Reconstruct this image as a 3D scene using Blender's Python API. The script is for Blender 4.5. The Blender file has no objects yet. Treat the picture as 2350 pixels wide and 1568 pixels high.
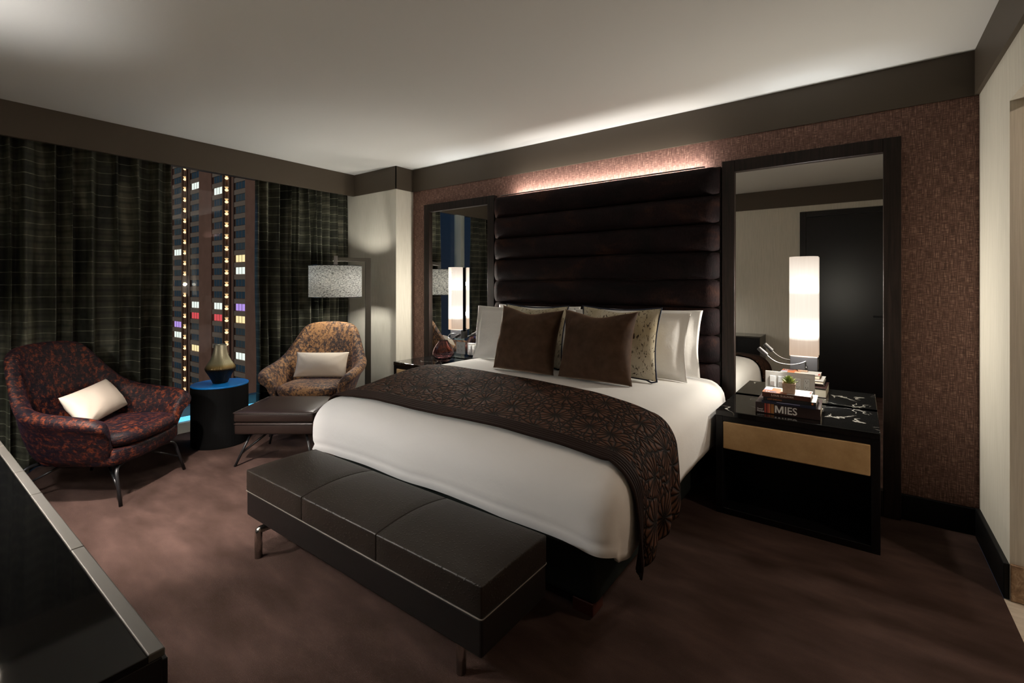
import bpy, bmesh, math, random
from mathutils import Vector, Matrix, noise
PI = math.pi
R = math.radians
random.seed(7)
S = bpy.context.scene
COL = S.collection

# ---------------------------------------------------------------- camera, world, light, exposure
cam_d = bpy.data.cameras.new('camera')
cam = bpy.data.objects.new('camera', cam_d)
COL.objects.link(cam)
cam.location = (-0.522, -3.716, 1.42)
cam.rotation_euler = (R(90), 0, R(36.5))
cam_d.sensor_fit = 'HORIZONTAL'
cam_d.sensor_width = 36
cam_d.lens = 1080 / 2350 * 36
cam_d.shift_y = -130 / 2350
cam_d.clip_start = 0.02
cam_d.clip_end = 900
S.camera = cam
S.view_settings.view_transform = 'Standard'
S.view_settings.look = 'None'
S.view_settings.gamma = 1
S.view_settings.exposure = 0.27
S.view_settings.use_curve_mapping = False
S.cycles.use_denoising = True
S.cycles.max_bounces = 8
S.cycles.transparent_max_bounces = 12
S.cycles.caustics_reflective = False
S.cycles.caustics_refractive = False
S.cycles.sample_clamp_indirect = 6

world = bpy.data.worlds.new('dusk_sky')
S.world = world
world.use_nodes = True
wn = world.node_tree
wbg = wn.nodes['Background']
wtc = wn.nodes.new('ShaderNodeTexCoord')
wsep = wn.nodes.new('ShaderNodeSeparateXYZ')
wramp = wn.nodes.new('ShaderNodeValToRGB')
wn.links.new(wtc.outputs['Generated'], wsep.inputs[0])
wn.links.new(wsep.outputs['Z'], wramp.inputs[0])
wn.links.new(wramp.outputs[0], wbg.inputs[0])
wramp.color_ramp.elements[0].position = 0.0
wramp.color_ramp.elements[0].color = (0.012, 0.016, 0.026, 1)
wramp.color_ramp.elements[1].position = 0.35
wramp.color_ramp.elements[1].color = (0.003, 0.013, 0.030, 1)
wbg.inputs[1].default_value = 1.0


def add_light(name, kind, loc, energy, color, size=0.1, rot=(0, 0, 0), size_y=None, parent=None, spread=None):
    d = bpy.data.lights.new(name, kind)
    d.energy = energy
    d.color = color
    if kind == 'AREA':
        d.size = size
        if size_y:
            d.shape = 'RECTANGLE'
            d.size_y = size_y
        if spread:
            d.spread = spread
    else:
        d.shadow_soft_size = size
    o = bpy.data.objects.new(name, d)
    COL.objects.link(o)
    o.location = loc
    o.rotation_euler = rot
    if parent:
        o.parent = parent
    return o


# street glow reaching the facade of the tower across the road, and an added blue fill lamp above the window
add_light('blue_fill', 'AREA', (-6.9, -2.95, 3.6), 45, (0.05, 0.42, 1.0), 1.2, (R(14), R(-28), 0), 2.2)
sun_d = bpy.data.lights.new('street_glow', 'SUN')   # warm city light washing the tower's front, travels along the street
sun_d.energy = 0.55
sun_d.angle = R(20)
sun_d.color = (1.0, 0.86, 0.72)
sun_o = bpy.data.objects.new('street_glow', sun_d)
COL.objects.link(sun_o)
sun_o.rotation_euler = Vector((-0.12, 0.97, -0.2)).to_track_quat('-Z', 'Y').to_euler()
E_SCONCE = 31
E_STRIP = 10
E_FLOOR = 32
E_FILL = 74
E_FILL_SPOT = 700
E_FILL2 = 28
E_HALL = 13

# ---------------------------------------------------------------- helpers


def nd(nt, t, **kw):
    n = nt.nodes.new(t)
    for k, v in kw.items():
        setattr(n, k, v)
    return n


def mat(name, color=(0.5, 0.5, 0.5), rough=0.5, metal=0.0, spec=0.5, sheen=0.0, coat=0.0):
    m = bpy.data.materials.new(name)
    m.use_nodes = True
    p = m.node_tree.nodes['Principled BSDF']
    p.inputs['Base Color'].default_value = (*color, 1)
    p.inputs['Roughness'].default_value = rough
    p.inputs['Metallic'].default_value = metal
    p.inputs['Specular IOR Level'].default_value = spec
    p.inputs['Sheen Weight'].default_value = sheen
    p.inputs['Coat Weight'].default_value = coat
    return m


def P(m):
    return m.node_tree.nodes['Principled BSDF']


def coords(m, scale=(1, 1, 1), kind='Object', rot=(0, 0, 0)):
    nt = m.node_tree
    tc = nd(nt, 'ShaderNodeTexCoord')
    mp = nd(nt, 'ShaderNodeMapping')
    mp.inputs['Scale'].default_value = scale
    mp.inputs['Rotation'].default_value = rot
    nt.links.new(tc.outputs[kind], mp.inputs[0])
    return mp.outputs[0]


def noise_tex(m, vec, scale, detail=3, rough=0.5, dist=0.0):
    nt = m.node_tree
    n = nd(nt, 'ShaderNodeTexNoise')
    n.inputs['Scale'].default_value = scale
    n.inputs['Detail'].default_value = detail
    n.inputs['Roughness'].default_value = rough
    n.inputs['Distortion'].default_value = dist
    nt.links.new(vec, n.inputs['Vector'])
    return n.outputs['Fac']


def ramp(m, fac, stops):
    nt = m.node_tree
    r = nd(nt, 'ShaderNodeValToRGB')
    el = r.color_ramp.elements
    while len(el) < len(stops):
        el.new(0.5)
    for e, (p, c) in zip(el, stops):
        e.position = p
        e.color = (*c, 1) if len(c) == 3 else c
    nt.links.new(fac, r.inputs[0])
    return r.outputs[0]


def math_n(m, op, a, b=None, c=None):
    nt = m.node_tree
    n = nd(nt, 'ShaderNodeMath', operation=op)
    for i, v in enumerate((a, b, c)):
        if v is None:
            continue
        if isinstance(v, (int, float)):
            n.inputs[i].default_value = v
        else:
            nt.links.new(v, n.inputs[i])
    return n.outputs[0]


def mixc(m, fac, a, b, mode='MIX'):
    nt = m.node_tree
    n = nd(nt, 'ShaderNodeMix', data_type='RGBA', blend_type=mode)
    for s, v in ((n.inputs[0], fac), (n.inputs[6], a), (n.inputs[7], b)):
        if isinstance(v, (int, float)):
            s.default_value = v
        elif isinstance(v, tuple):
            s.default_value = (*v, 1)
        else:
            nt.links.new(v, s)
    return n.outputs[2]


def setc(m, sock, inp='Base Color'):
    m.node_tree.links.new(sock, P(m).inputs[inp])


def bump(m, h, strength=0.3, dist=0.01):
    nt = m.node_tree
    b = nd(nt, 'ShaderNodeBump')
    b.inputs['Strength'].default_value = strength
    b.inputs['Distance'].default_value = dist
    nt.links.new(h, b.inputs['Height'])
    nt.links.new(b.outputs[0], P(m).inputs['Normal'])


def obj(name, bm, m, parent=None, smooth=False, sub=0, loc=None, rot=None, bevel=0.0):
    me = bpy.data.meshes.new(name)
    bmesh.ops.recalc_face_normals(bm, faces=bm.faces[:])
    bm.to_mesh(me)
    bm.free()
    o = bpy.data.objects.new(name, me)
    COL.objects.link(o)
    for mm in (m if isinstance(m, (list, tuple)) else [m]):
        me.materials.append(mm)
    if smooth:
        for p in me.polygons:
            p.use_smooth = True
    if bevel:
        b = o.modifiers.new('bevel', 'BEVEL')
        b.width = bevel
        b.segments = 3
        b.limit_method = 'ANGLE'
        b.angle_limit = R(40)
    if sub:
        s = o.modifiers.new('sub', 'SUBSURF')
        s.levels = s.render_levels = sub
    if loc is not None:
        o.location = loc
    if rot is not None:
        o.rotation_euler = rot
    if parent:
        o.parent = parent
    return o


def tag(o, label, cat, group=None):
    o['label'] = label
    o['category'] = cat
    if group:
        o['group'] = group
    return o


def thing(name, label, cat, loc=(0, 0, 0), rz=0.0, group=None):
    o = bpy.data.objects.new(name, None)
    o.empty_display_size = 0.1
    COL.objects.link(o)
    o.location = loc
    o.rotation_euler = (0, 0, rz)
    return tag(o, label, cat, group)


def struct(name, bm, m, parent=None, **kw):
    o = obj(name, bm, m, parent, **kw)
    if parent is None:
        o['kind'] = 'structure'
    return o


def box(bm, x0, x1, y0, y1, z0, z1, mi=0):
    vs = [bm.verts.new((x, y, z)) for x in (x0, x1) for y in (y0, y1) for z in (z0, z1)]
    idx = [(0, 1, 3, 2), (4, 6, 7, 5), (0, 4, 5, 1), (2, 3, 7, 6), (0, 2, 6, 4), (1, 5, 7, 3)]
    fs = []
    for f in idx:
        fc = bm.faces.new([vs[i] for i in f])
        fc.material_index = mi
        fs.append(fc)
    return vs


def Bx(*a):
    bm = bmesh.new()
    box(bm, *a)
    return bm


def tube(bm, pts, r, seg=10, caps=True, flat=None):
    """sweep a circle (or flat=(w,h) rectangle) along pts"""
    pts = [Vector(p) for p in pts]
    rings = []
    up = Vector((0, 0, 1))
    prev_n = None
    for i, p in enumerate(pts):
        if i == 0:
            d = pts[1] - p
        elif i == len(pts) - 1:
            d = p - pts[i - 1]
        else:
            d = (pts[i + 1] - p).normalized() + (p - pts[i - 1]).normalized()
        d.normalize()
        if prev_n is None:
            ref = up if abs(d.z) < 0.9 else Vector((1, 0, 0))
            n = (ref - d * ref.dot(d)).normalized()
        else:
            n = (prev_n - d * prev_n.dot(d)).normalized()
        prev_n = n
        b = d.cross(n)
        rr = r[i] if isinstance(r, (list, tuple)) else r
        ring = []
        for k in range(seg):
            a = 2 * PI * k / seg
            ring.append(bm.verts.new(p + n * (math.cos(a) * rr) + b * (math.sin(a) * rr)))
        rings.append(ring)
    for i in range(len(rings) - 1):
        for k in range(seg):
            bm.faces.new((rings[i][k], rings[i][(k + 1) % seg], rings[i + 1][(k + 1) % seg], rings[i + 1][k]))
    if caps:
        bm.faces.new(rings[0][::-1])
        bm.faces.new(rings[-1])


def arc_pts(pts, rad=0.05, n=5):
    """round the corners of a polyline"""
    pts = [Vector(p) for p in pts]
    out = [pts[0]]
    for i in range(1, len(pts) - 1):
        a, b, c = pts[i - 1], pts[i], pts[i + 1]
        d1 = (a - b)
        d2 = (c - b)
        r = min(rad, d1.length * 0.45, d2.length * 0.45)
        p0 = b + d1.normalized() * r
        p1 = b + d2.normalized() * r
        for k in range(n + 1):
            t = k / n
            out.append(p0 * (1 - t) ** 2 + b * 2 * t * (1 - t) + p1 * t * t)
    out.append(pts[-1])
    return out


def lathe(bm, prof, seg=40, cap_bot=True, cap_top=False, sx=1.0, sy=1.0):
    rings = []
    for r, z in prof:
        rings.append([bm.verts.new((sx * r * math.cos(2 * PI * k / seg), sy * r * math.sin(2 * PI * k / seg), z)) for k in range(seg)])
    for i in range(len(rings) - 1):
        for k in range(seg):
            bm.faces.new((rings[i][k], rings[i][(k + 1) % seg], rings[i + 1][(k + 1) % seg], rings[i + 1][k]))
    if cap_bot:
        bm.faces.new(rings[0][::-1])
    if cap_top:
        bm.faces.new(rings[-1])


def grid(bm, nu, nv, fn, uvfn=None, close_u=False):
    """nu x nv vertices from fn(u,v), u,v in 0..1"""
    vs = [[bm.verts.new(fn(i / (nu - 1), j / (nv - 1))) for j in range(nv)] for i in range(nu)]
    uv = bm.loops.layers.uv.verify() if uvfn else None
    for i in range(nu - 1):
        for j in range(nv - 1):
            f = bm.faces.new((vs[i][j], vs[i + 1][j], vs[i + 1][j + 1], vs[i][j + 1]))
            if uv:
                for l, (a, b) in zip(f.loops, ((i, j), (i + 1, j), (i + 1, j + 1), (i, j + 1))):
                    l[uv].uv = uvfn(a / (nu - 1), b / (nv - 1))
    return vs


def rbox(bm, x0, x1, y0, y1, z0, z1, r=0.02, seg=3, crown=0.0):
    """soft rounded box with an optional crowned top"""
    b2 = bmesh.new()
    box(b2, x0, x1, y0, y1, z0, z1)
    bmesh.ops.recalc_face_normals(b2, faces=b2.faces[:])
    bmesh.ops.bevel(b2, geom=b2.edges[:], offset=r, segments=seg, profile=0.5, affect='EDGES')
    if crown:
        bmesh.ops.subdivide_edges(b2, edges=[e for e in b2.edges if e.calc_length() > 3 * r], cuts=8, use_grid_fill=True)
        cx, cy = (x0 + x1) / 2, (y0 + y1) / 2
        for v in b2.verts:
            if v.co.z > (z0 + z1) / 2:
                u = (v.co.x - cx) / (x1 - x0) * 2
                w = (v.co.y - cy) / (y1 - y0) * 2
                v.co.z += crown * max(0, 1 - u ** 4) * max(0, 1 - w * w)
    me = bpy.data.meshes.new('tmp')
    b2.to_mesh(me)
    b2.free()
    bm.from_mesh(me)
    bpy.data.meshes.remove(me)


def text_obj(name, body, size, m, parent, loc, rot, extrude=0.0004, align='LEFT', label=None, sx=1.0, bold=0.0):
    cu = bpy.data.curves.new(name, 'FONT')
    cu.body = body
    cu.size = size
    cu.extrude = extrude
    cu.offset = bold
    cu.align_x = align
    cu.resolution_u = 3
    tmp = bpy.data.objects.new('tmp_text', cu)
    COL.objects.link(tmp)
    bpy.context.view_layer.update()
    me = bpy.data.meshes.new_from_object(tmp.evaluated_get(bpy.context.evaluated_depsgraph_get()))
    bpy.data.objects.remove(tmp)
    bpy.data.curves.remove(cu)
    o = bpy.data.objects.new(name, me)
    COL.objects.link(o)
    me.materials.clear()
    me.materials.append(m)
    o.location = loc
    o.rotation_euler = rot
    o.scale = (sx, 1, 1)
    o.parent = parent
    if label:
        o['label'] = label
    return o


def dup_tree(root, loc=None, rz=None, label=None, group=None):
    r = root.copy()
    COL.objects.link(r)
    if loc is not None:
        r.location = loc
    if rz is not None:
        r.rotation_euler = (0, 0, rz)
    if label:
        r['label'] = label
    if group:
        r['group'] = group
    for ch in list(root.children):
        c = ch.copy()
        COL.objects.link(c)
        c.parent = r
        for g in list(ch.children):
            d = g.copy()
            COL.objects.link(d)
            d.parent = c
    return r


def sstep(a, b, x):
    t = max(0.0, min(1.0, (x - a) / (b - a)))
    return t * t * (3 - 2 * t)


# ---------------------------------------------------------------- materials
M = {}
m = M['ceiling'] = mat('ceiling_paint', (0.69, 0.685, 0.66), 0.9, spec=0.2)
bump(m, noise_tex(m, coords(m), 180), 0.05, 0.002)

m = M['band'] = mat('band_paint', (0.072, 0.056, 0.040), 0.55, spec=0.3)

m = M['wall'] = mat('pale_wallcovering', (0.60, 0.575, 0.50), 0.8, spec=0.25)
v = coords(m, (220, 220, 6))
n1 = noise_tex(m, v, 1.0, 2)
setc(m, ramp(m, n1, [(0.3, (0.54, 0.515, 0.44)), (0.7, (0.64, 0.61, 0.53))]))
bump(m, n1, 0.08, 0.002)

m = M['paper'] = mat('grasscloth', (0.3, 0.18, 0.15), 0.42, metal=0.25)
vh = coords(m, (28, 1, 330))
vv = coords(m, (300, 1, 14))
a = noise_tex(m, vh, 1.0, 3, 0.6)
b = noise_tex(m, vv, 1.0, 3, 0.6)
w = math_n(m, 'MULTIPLY', a, b)
c1 = ramp(m, w, [(0.12, (0.045, 0.021, 0.016)), (0.26, (0.140, 0.068, 0.052)), (0.42, (0.47, 0.29, 0.215))])
setc(m, c1)
setc(m, ramp(m, w, [(0.2, (0.6, 0.6, 0.6)), (0.4, (0.28, 0.28, 0.28))]), 'Roughness')
bump(m, w, 0.5, 0.004)

m = M['carpet'] = mat('carpet', (0.2, 0.14, 0.12), 0.95, spec=0.05)
v = coords(m, (1.0, 2.6, 1), rot=(0, 0, R(20)))
n1 = noise_tex(m, v, 2.6, 4, 0.5, 0.15)
n2 = noise_tex(m, coords(m), 420, 2)
c1 = ramp(m, n1, [(0.30, (0.060, 0.0375, 0.031)), (0.5, (0.090, 0.057, 0.048)), (0.70, (0.130, 0.083, 0.071))])
setc(m, mixc(m, 0.35, c1, ramp(m, n2, [(0.3, (0.08, 0.06, 0.05)), (0.7, (0.42, 0.32, 0.28))]), 'MULTIPLY'))
bump(m, n2, 0.6, 0.01)

m = M['tile'] = mat('travertine', (0.6, 0.52, 0.42), 0.35)
n1 = noise_tex(m, coords(m, (2, 14, 2)), 2.5, 6, 0.65, 1.0)
setc(m, ramp(m, n1, [(0.3, (0.50, 0.43, 0.34)), (0.7, (0.68, 0.61, 0.51))]))
m = M['brownmarble'] = mat('brown_marble', (0.3, 0.2, 0.12), 0.3)
n1 = noise_tex(m, coords(m), 22, 6, 0.7, 1.6)
setc(m, ramp(m, n1, [(0.35, (0.17, 0.10, 0.055)), (0.55, (0.30, 0.19, 0.11)), (0.68, (0.5, 0.37, 0.25))]))
m = M['jamb'] = mat('jamb_wallcovering', (0.50, 0.40, 0.31), 0.8, spec=0.2)
n1 = noise_tex(m, coords(m, (200, 200, 5)), 1, 2)
setc(m, ramp(m, n1, [(0.3, (0.47, 0.375, 0.285)), (0.7, (0.54, 0.435, 0.34))]))

m = M['darkbase'] = mat('dark_baseboard', (0.005, 0.005, 0.005), 0.5, spec=0.15)
m = M['wenge'] = mat('wenge_wood', (0.03, 0.02, 0.018), 0.42, spec=0.25)
n1 = noise_tex(m, coords(m, (60, 60, 3)), 1.2, 4, 0.6, 0.5)
setc(m, ramp(m, n1, [(0.3, (0.005, 0.0035, 0.003)), (0.7, (0.022, 0.0135, 0.011))]))
bump(m, n1, 0.12, 0.002)
m = M['blackwood'] = mat('black_lacquer_wood', (0.004, 0.0035, 0.004), 0.3, spec=0.35)
m = M['mirror'] = mat('mirror_glass', (0.80, 0.80, 0.77), 0.008, metal=1.0)

m = M['marble'] = mat('black_marble', (0.006, 0.006, 0.006), 0.06, spec=0.6)
v = coords(m, (1, 1, 1))
nt = m.node_tree
n0 = nd(nt, 'ShaderNodeTexNoise')
n0.inputs['Scale'].default_value = 6
n0.inputs['Detail'].default_value = 6
nt.links.new(v, n0.inputs['Vector'])
addv = nd(nt, 'ShaderNodeVectorMath', operation='MULTIPLY_ADD')
nt.links.new(n0.outputs['Color'], addv.inputs[0])
addv.inputs[1].default_value = (0.22, 0.22, 0.22)
nt.links.new(v, addv.inputs[2])
vo = nd(nt, 'ShaderNodeTexVoronoi', feature='DISTANCE_TO_EDGE')
vo.inputs['Scale'].default_value = 4.5
nt.links.new(addv.outputs[0], vo.inputs['Vector'])
msk = noise_tex(m, v, 3.3, 3)
vein = ramp(m, vo.outputs['Distance'], [(0.0, (1, 1, 1)), (0.022, (0.0, 0.0, 0.0))])
gate = ramp(m, msk, [(0.52, (0, 0, 0)), (0.62, (1, 1, 1))])
fac = math_n(m, 'MULTIPLY', vein, gate)
setc(m, mixc(m, fac, (0.006, 0.006, 0.006), (0.68, 0.66, 0.60)))

m = M['tan'] = mat('tan_leather', (0.36, 0.22, 0.10), 0.5)
n1 = noise_tex(m, coords(m), 9, 5, 0.7)
setc(m, ramp(m, n1, [(0.3, (0.46, 0.29, 0.125)), (0.7, (0.60, 0.40, 0.20))]))
bump(m, noise_tex(m, coords(m), 260, 2), 0.15, 0.002)

m = M['fur'] = mat('dark_hide', (0.03, 0.018, 0.016), 0.75, spec=0.12, sheen=0.08)
P(m).inputs['Sheen Tint'].default_value = (0.45, 0.30, 0.28, 1)
P(m).inputs['Sheen Roughness'].default_value = 0.4
n1 = noise_tex(m, coords(m, (2.2, 2.2, 4)), 1.3, 4, 0.6, 0.6)
n2 = noise_tex(m, coords(m, (90, 90, 26)), 1.6, 3, 0.6, 0.4)
c1 = ramp(m, n1, [(0.34, (0.004, 0.003, 0.004)), (0.54, (0.012, 0.006, 0.007)), (0.70, (0.036, 0.015, 0.010))])
setc(m, mixc(m, 0.6, c1, ramp(m, n2, [(0.3, (0.3, 0.3, 0.3)), (0.7, (1.6, 1.6, 1.6))]), 'MULTIPLY'))
bump(m, n2, 0.45, 0.006)

m = M['sheet'] = mat('white_cotton', (0.80, 0.79, 0.775), 0.85, spec=0.15, sheen=0.1)
bump(m, noise_tex(m, coords(m), 5.0, 5, 0.6), 0.18, 0.02)
m = M['sham'] = mat('white_sham_cotton', (0.82, 0.81, 0.79), 0.85, spec=0.15)
bump(m, noise_tex(m, coords(m), 9.0, 5, 0.6), 0.25, 0.02)

m = M['velvet'] = mat('brown_velvet', (0.055, 0.03, 0.018), 0.7, spec=0.15, sheen=0.45)
P(m).inputs['Sheen Tint'].default_value = (0.62, 0.42, 0.30, 1)
P(m).inputs['Sheen Roughness'].default_value = 0.35
n1 = noise_tex(m, coords(m), 14, 4, 0.6)
setc(m, ramp(m, n1, [(0.3, (0.036, 0.018, 0.010)), (0.7, (0.066, 0.036, 0.021))]))
bump(m, noise_tex(m, coords(m), 6, 4), 0.3, 0.02)

m = M['pattern'] = mat('flecked_linen', (0.5, 0.45, 0.33), 0.8, spec=0.2)
n1 = noise_tex(m, coords(m, (70, 70, 26)), 1.0, 5, 0.65, 0.8)
n3 = noise_tex(m, coords(m, (7, 7, 4)), 1.0, 3)
c1 = ramp(m, n3, [(0.35, (0.40, 0.34, 0.22)), (0.6, (0.58, 0.54, 0.43))])
fl = ramp(m, n1, [(0.395, (1, 1, 1)), (0.43, (0, 0, 0))])
setc(m, mixc(m, fl, c1, (0.05, 0.035, 0.025)))
m = M['navy'] = mat('navy_piping', (0.006, 0.012, 0.04), 0.5)

# quilted throw: starbursts of petals
m = M['throw'] = mat('brown_quilted_throw', (0.06, 0.03, 0.02), 0.8, spec=0.1, sheen=0.03)
P(m).inputs['Sheen Tint'].default_value = (0.5, 0.32, 0.24, 1)
nt = m.node_tree
uvv = coords(m, (1, 1, 1), 'UV')
wob = nd(nt, 'ShaderNodeTexNoise')
wob.inputs['Scale'].default_value = 7
nt.links.new(uvv, wob.inputs['Vector'])
wa = nd(nt, 'ShaderNodeVectorMath', operation='MULTIPLY_ADD')
nt.links.new(wob.outputs['Color'], wa.inputs[0])
wa.inputs[1].default_value = (0.05, 0.05, 0)
nt.links.new(uvv, wa.inputs[2])
sc = nd(nt, 'ShaderNodeVectorMath', operation='SCALE')
sc.inputs['Scale'].default_value = 4.6
nt.links.new(wa.outputs[0], sc.inputs[0])
vf = nd(nt, 'ShaderNodeTexVoronoi', feature='F1', voronoi_dimensions='2D')
vf.inputs['Scale'].default_value = 1
vf.inputs['Randomness'].default_value = 0.75
nt.links.new(sc.outputs[0], vf.inputs['Vector'])
ve = nd(nt, 'ShaderNodeTexVoronoi', feature='DISTANCE_TO_EDGE', voronoi_dimensions='2D')
ve.inputs['Scale'].default_value = 1
ve.inputs['Randomness'].default_value = 0.75
nt.links.new(sc.outputs[0], ve.inputs['Vector'])
dv = nd(nt, 'ShaderNodeVectorMath', operation='SUBTRACT')
nt.links.new(sc.outputs[0], dv.inputs[0])
nt.links.new(vf.outputs['Position'], dv.inputs[1])
sp = nd(nt, 'ShaderNodeSeparateXYZ')
nt.links.new(dv.outputs[0], sp.inputs[0])
ang = math_n(m, 'ARCTAN2', sp.outputs['Y'], sp.outputs['X'])
ray = math_n(m, 'ABSOLUTE', math_n(m, 'SINE', math_n(m, 'MULTIPLY', ang, 7.0)))
rdist = math_n(m, 'DIVIDE', math_n(m, 'MULTIPLY', ray, vf.outputs['Distance']), 7.0)
ring1 = math_n(m, 'ABSOLUTE', math_n(m, 'SUBTRACT', vf.outputs['Distance'], math_n(m, 'MULTIPLY_ADD', ray, 0.10, 0.36)))
ring2 = math_n(m, 'ABSOLUTE', math_n(m, 'SUBTRACT', vf.outputs['Distance'], 0.07))
small = nd(nt, 'ShaderNodeTexVoronoi', feature='DISTANCE_TO_EDGE', voronoi_dimensions='2D')
small.inputs['Scale'].default_value = 5.0
nt.links.new(sc.outputs[0], small.inputs['Vector'])
sm2 = math_n(m, 'ADD', math_n(m, 'MULTIPLY', small.outputs['Distance'], 0.2), math_n(m, 'MULTIPLY', math_n(m, 'LESS_THAN', vf.outputs['Distance'], 0.38), 1.0))
dmin = math_n(m, 'MINIMUM', math_n(m, 'MINIMUM', rdist, ve.outputs['Distance']), math_n(m, 'MINIMUM', ring1, sm2))
dmin = math_n(m, 'MINIMUM', dmin, ring2)
setc(m, ramp(m, dmin, [(0.010, (0.004, 0.002, 0.001)), (0.028, (0.060, 0.026, 0.015)), (0.075, (0.100, 0.045, 0.027))]))
bump(m, ramp(m, dmin, [(0.0, (0, 0, 0)), (0.05, (1, 1, 1))]), 0.8, 0.012)
m = M['throwband'] = mat('brown_throw_border', (0.016, 0.007, 0.005), 0.8, spec=0.15)

m = M['leather'] = mat('dark_ostrich_leather', (0.045, 0.035, 0.028), 0.45, spec=0.3)
nt = m.node_tree
vo = nd(nt, 'ShaderNodeTexVoronoi', feature='F1')
vo.inputs['Scale'].default_value = 80
nt.links.new(coords(m), vo.inputs['Vector'])
dots = ramp(m, vo.outputs['Distance'], [(0.0, (1, 1, 1)), (0.36, (0, 0, 0))])
setc(m, mixc(m, dots, (0.017, 0.0125, 0.0095), (0.007, 0.0055, 0.0045)))
bump(m, dots, 0.4, 0.004)
m = M['leather2'] = mat('dark_plain_leather', (0.006, 0.0045, 0.004), 0.5, spec=0.35)
bump(m, noise_tex(m, coords(m), 220, 2), 0.15, 0.002)
m = M['leather3'] = mat('brown_ottoman_leather', (0.017, 0.010, 0.008), 0.36, spec=0.4)
bump(m, noise_tex(m, coords(m), 160, 3), 0.12, 0.002)
m = M['piping'] = mat('pale_bench_welt', (0.17, 0.145, 0.12), 0.5)
m = M['chrome'] = mat('brushed_steel', (0.75, 0.70, 0.65), 0.22, metal=1.0)
m = M['blackmetal'] = mat('black_metal', (0.012, 0.012, 0.013), 0.35, spec=0.5)
m = M['bronze'] = mat('dark_bronze_metal', (0.075, 0.068, 0.056), 0.42, metal=0.75)
m = M['greymetal'] = mat('grey_lamp_metal', (0.075, 0.072, 0.074), 0.45, metal=0.6)
m = M['gun'] = mat('satin_nickel', (0.25, 0.24, 0.235), 0.35, metal=0.9)
m = M['drum'] = mat('black_drum', (0.003, 0.003, 0.003), 0.7, spec=0.1)
m = M['drumtop'] = mat('sky_tinted_top', (0.004, 0.17, 0.52), 0.35, spec=0.6)  # blue sky reflection painted in as the base colour of a dark top
m = M['blackglass'] = mat('black_glass', (0.004, 0.004, 0.004), 0.05, spec=0.55)
m = M['trimmetal'] = mat('dull_edge_metal', (0.085, 0.078, 0.068), 0.55, metal=0.8)

m = M['chair'] = mat('brindled_chair_hide', (0.2, 0.1, 0.05), 0.6, spec=0.35, sheen=0.1)
P(m).inputs['Sheen Tint'].default_value = (0.55, 0.5, 0.7, 1)
n1 = noise_tex(m, coords(m, (1, 1, 0.8)), 38, 6, 0.72, 0.4)
n2 = noise_tex(m, coords(m, (1, 1, 1)), 3.4, 3)
n3 = noise_tex(m, coords(m, (20, 20, 160)), 1.0, 3, 0.6, 0.7)
k = math_n(m, 'ADD', math_n(m, 'MULTIPLY', n1, 0.72), math_n(m, 'MULTIPLY', n2, 0.28))
c1 = ramp(m, k, [(0.42, (0.020, 0.015, 0.018)), (0.485, (0.085, 0.042, 0.024)), (0.54, (0.33, 0.17, 0.070))])
setc(m, mixc(m, 0.5, c1, ramp(m, n3, [(0.35, (0.45, 0.45, 0.45)), (0.7, (1.3, 1.3, 1.3))]), 'MULTIPLY'))
bump(m, n3, 0.5, 0.006)
m = M['shadedchair'] = mat('shaded_brindled_chair_hide', (0.06, 0.03, 0.03), 0.55, spec=0.22, sheen=0.02)  # same hide as the other armchair, its shade put into the colour
P(m).inputs['Sheen Tint'].default_value = (0.42, 0.32, 0.75, 1)
n1 = noise_tex(m, coords(m, (1, 1, 0.8)), 38, 6, 0.72, 0.4)
n3 = noise_tex(m, coords(m, (16, 16, 150)), 1.0, 3, 0.6, 0.7)
c1 = ramp(m, n1, [(0.42, (0.004, 0.003, 0.006)), (0.51, (0.014, 0.005, 0.006)), (0.62, (0.135, 0.028, 0.008))])
setc(m, mixc(m, 0.55, c1, ramp(m, n3, [(0.35, (0.4, 0.4, 0.4)), (0.7, (1.4, 1.4, 1.5))]), 'MULTIPLY'))
bump(m, n3, 0.6, 0.006)
m = M['lumbar'] = mat('cream_cushion_linen', (0.62, 0.54, 0.45), 0.75, spec=0.2)
bump(m, noise_tex(m, coords(m, (30, 30, 200)), 1, 3), 0.15, 0.003)

m = M['curtain'] = mat('striped_curtain', (0.08, 0.08, 0.05), 0.6, spec=0.25, sheen=0.08)
P(m).inputs['Sheen Tint'].default_value = (0.8, 0.85, 0.6, 1)
nt = m.node_tree
uvv = coords(m, (1, 1, 1), 'UV')
sp = nd(nt, 'ShaderNodeSeparateXYZ')
nt.links.new(uvv, sp.inputs[0])
wz = noise_tex(m, coords(m, (3, 9, 1), 'UV'), 1.0, 3)
ph = math_n(m, 'FRACT', math_n(m, 'ADD', math_n(m, 'DIVIDE', sp.outputs['Y'], 0.094), math_n(m, 'MULTIPLY', wz, 0.10)))
line = ramp(m, ph, [(0.0, (1, 1, 1)), (0.045, (1, 1, 1)), (0.075, (0, 0, 0))])
dk = ramp(m, ph, [(0.40, (0, 0, 0)), (0.52, (1, 1, 1)), (0.62, (1, 1, 1)), (0.72, (0, 0, 0))])
blot = noise_tex(m, coords(m, (3.5, 1.6, 1), 'UV'), 1.0, 4, 0.6, 0.4)
base = ramp(m, blot, [(0.36, (0.010, 0.0105, 0.008)), (0.54, (0.045, 0.045, 0.032)), (0.70, (0.125, 0.120, 0.086))])
base = mixc(m, math_n(m, 'MULTIPLY', dk, 0.55), base, (0.012, 0.013, 0.011))
setc(m, mixc(m, math_n(m, 'MULTIPLY', line, 0.48), base, (0.34, 0.34, 0.25)))

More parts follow.
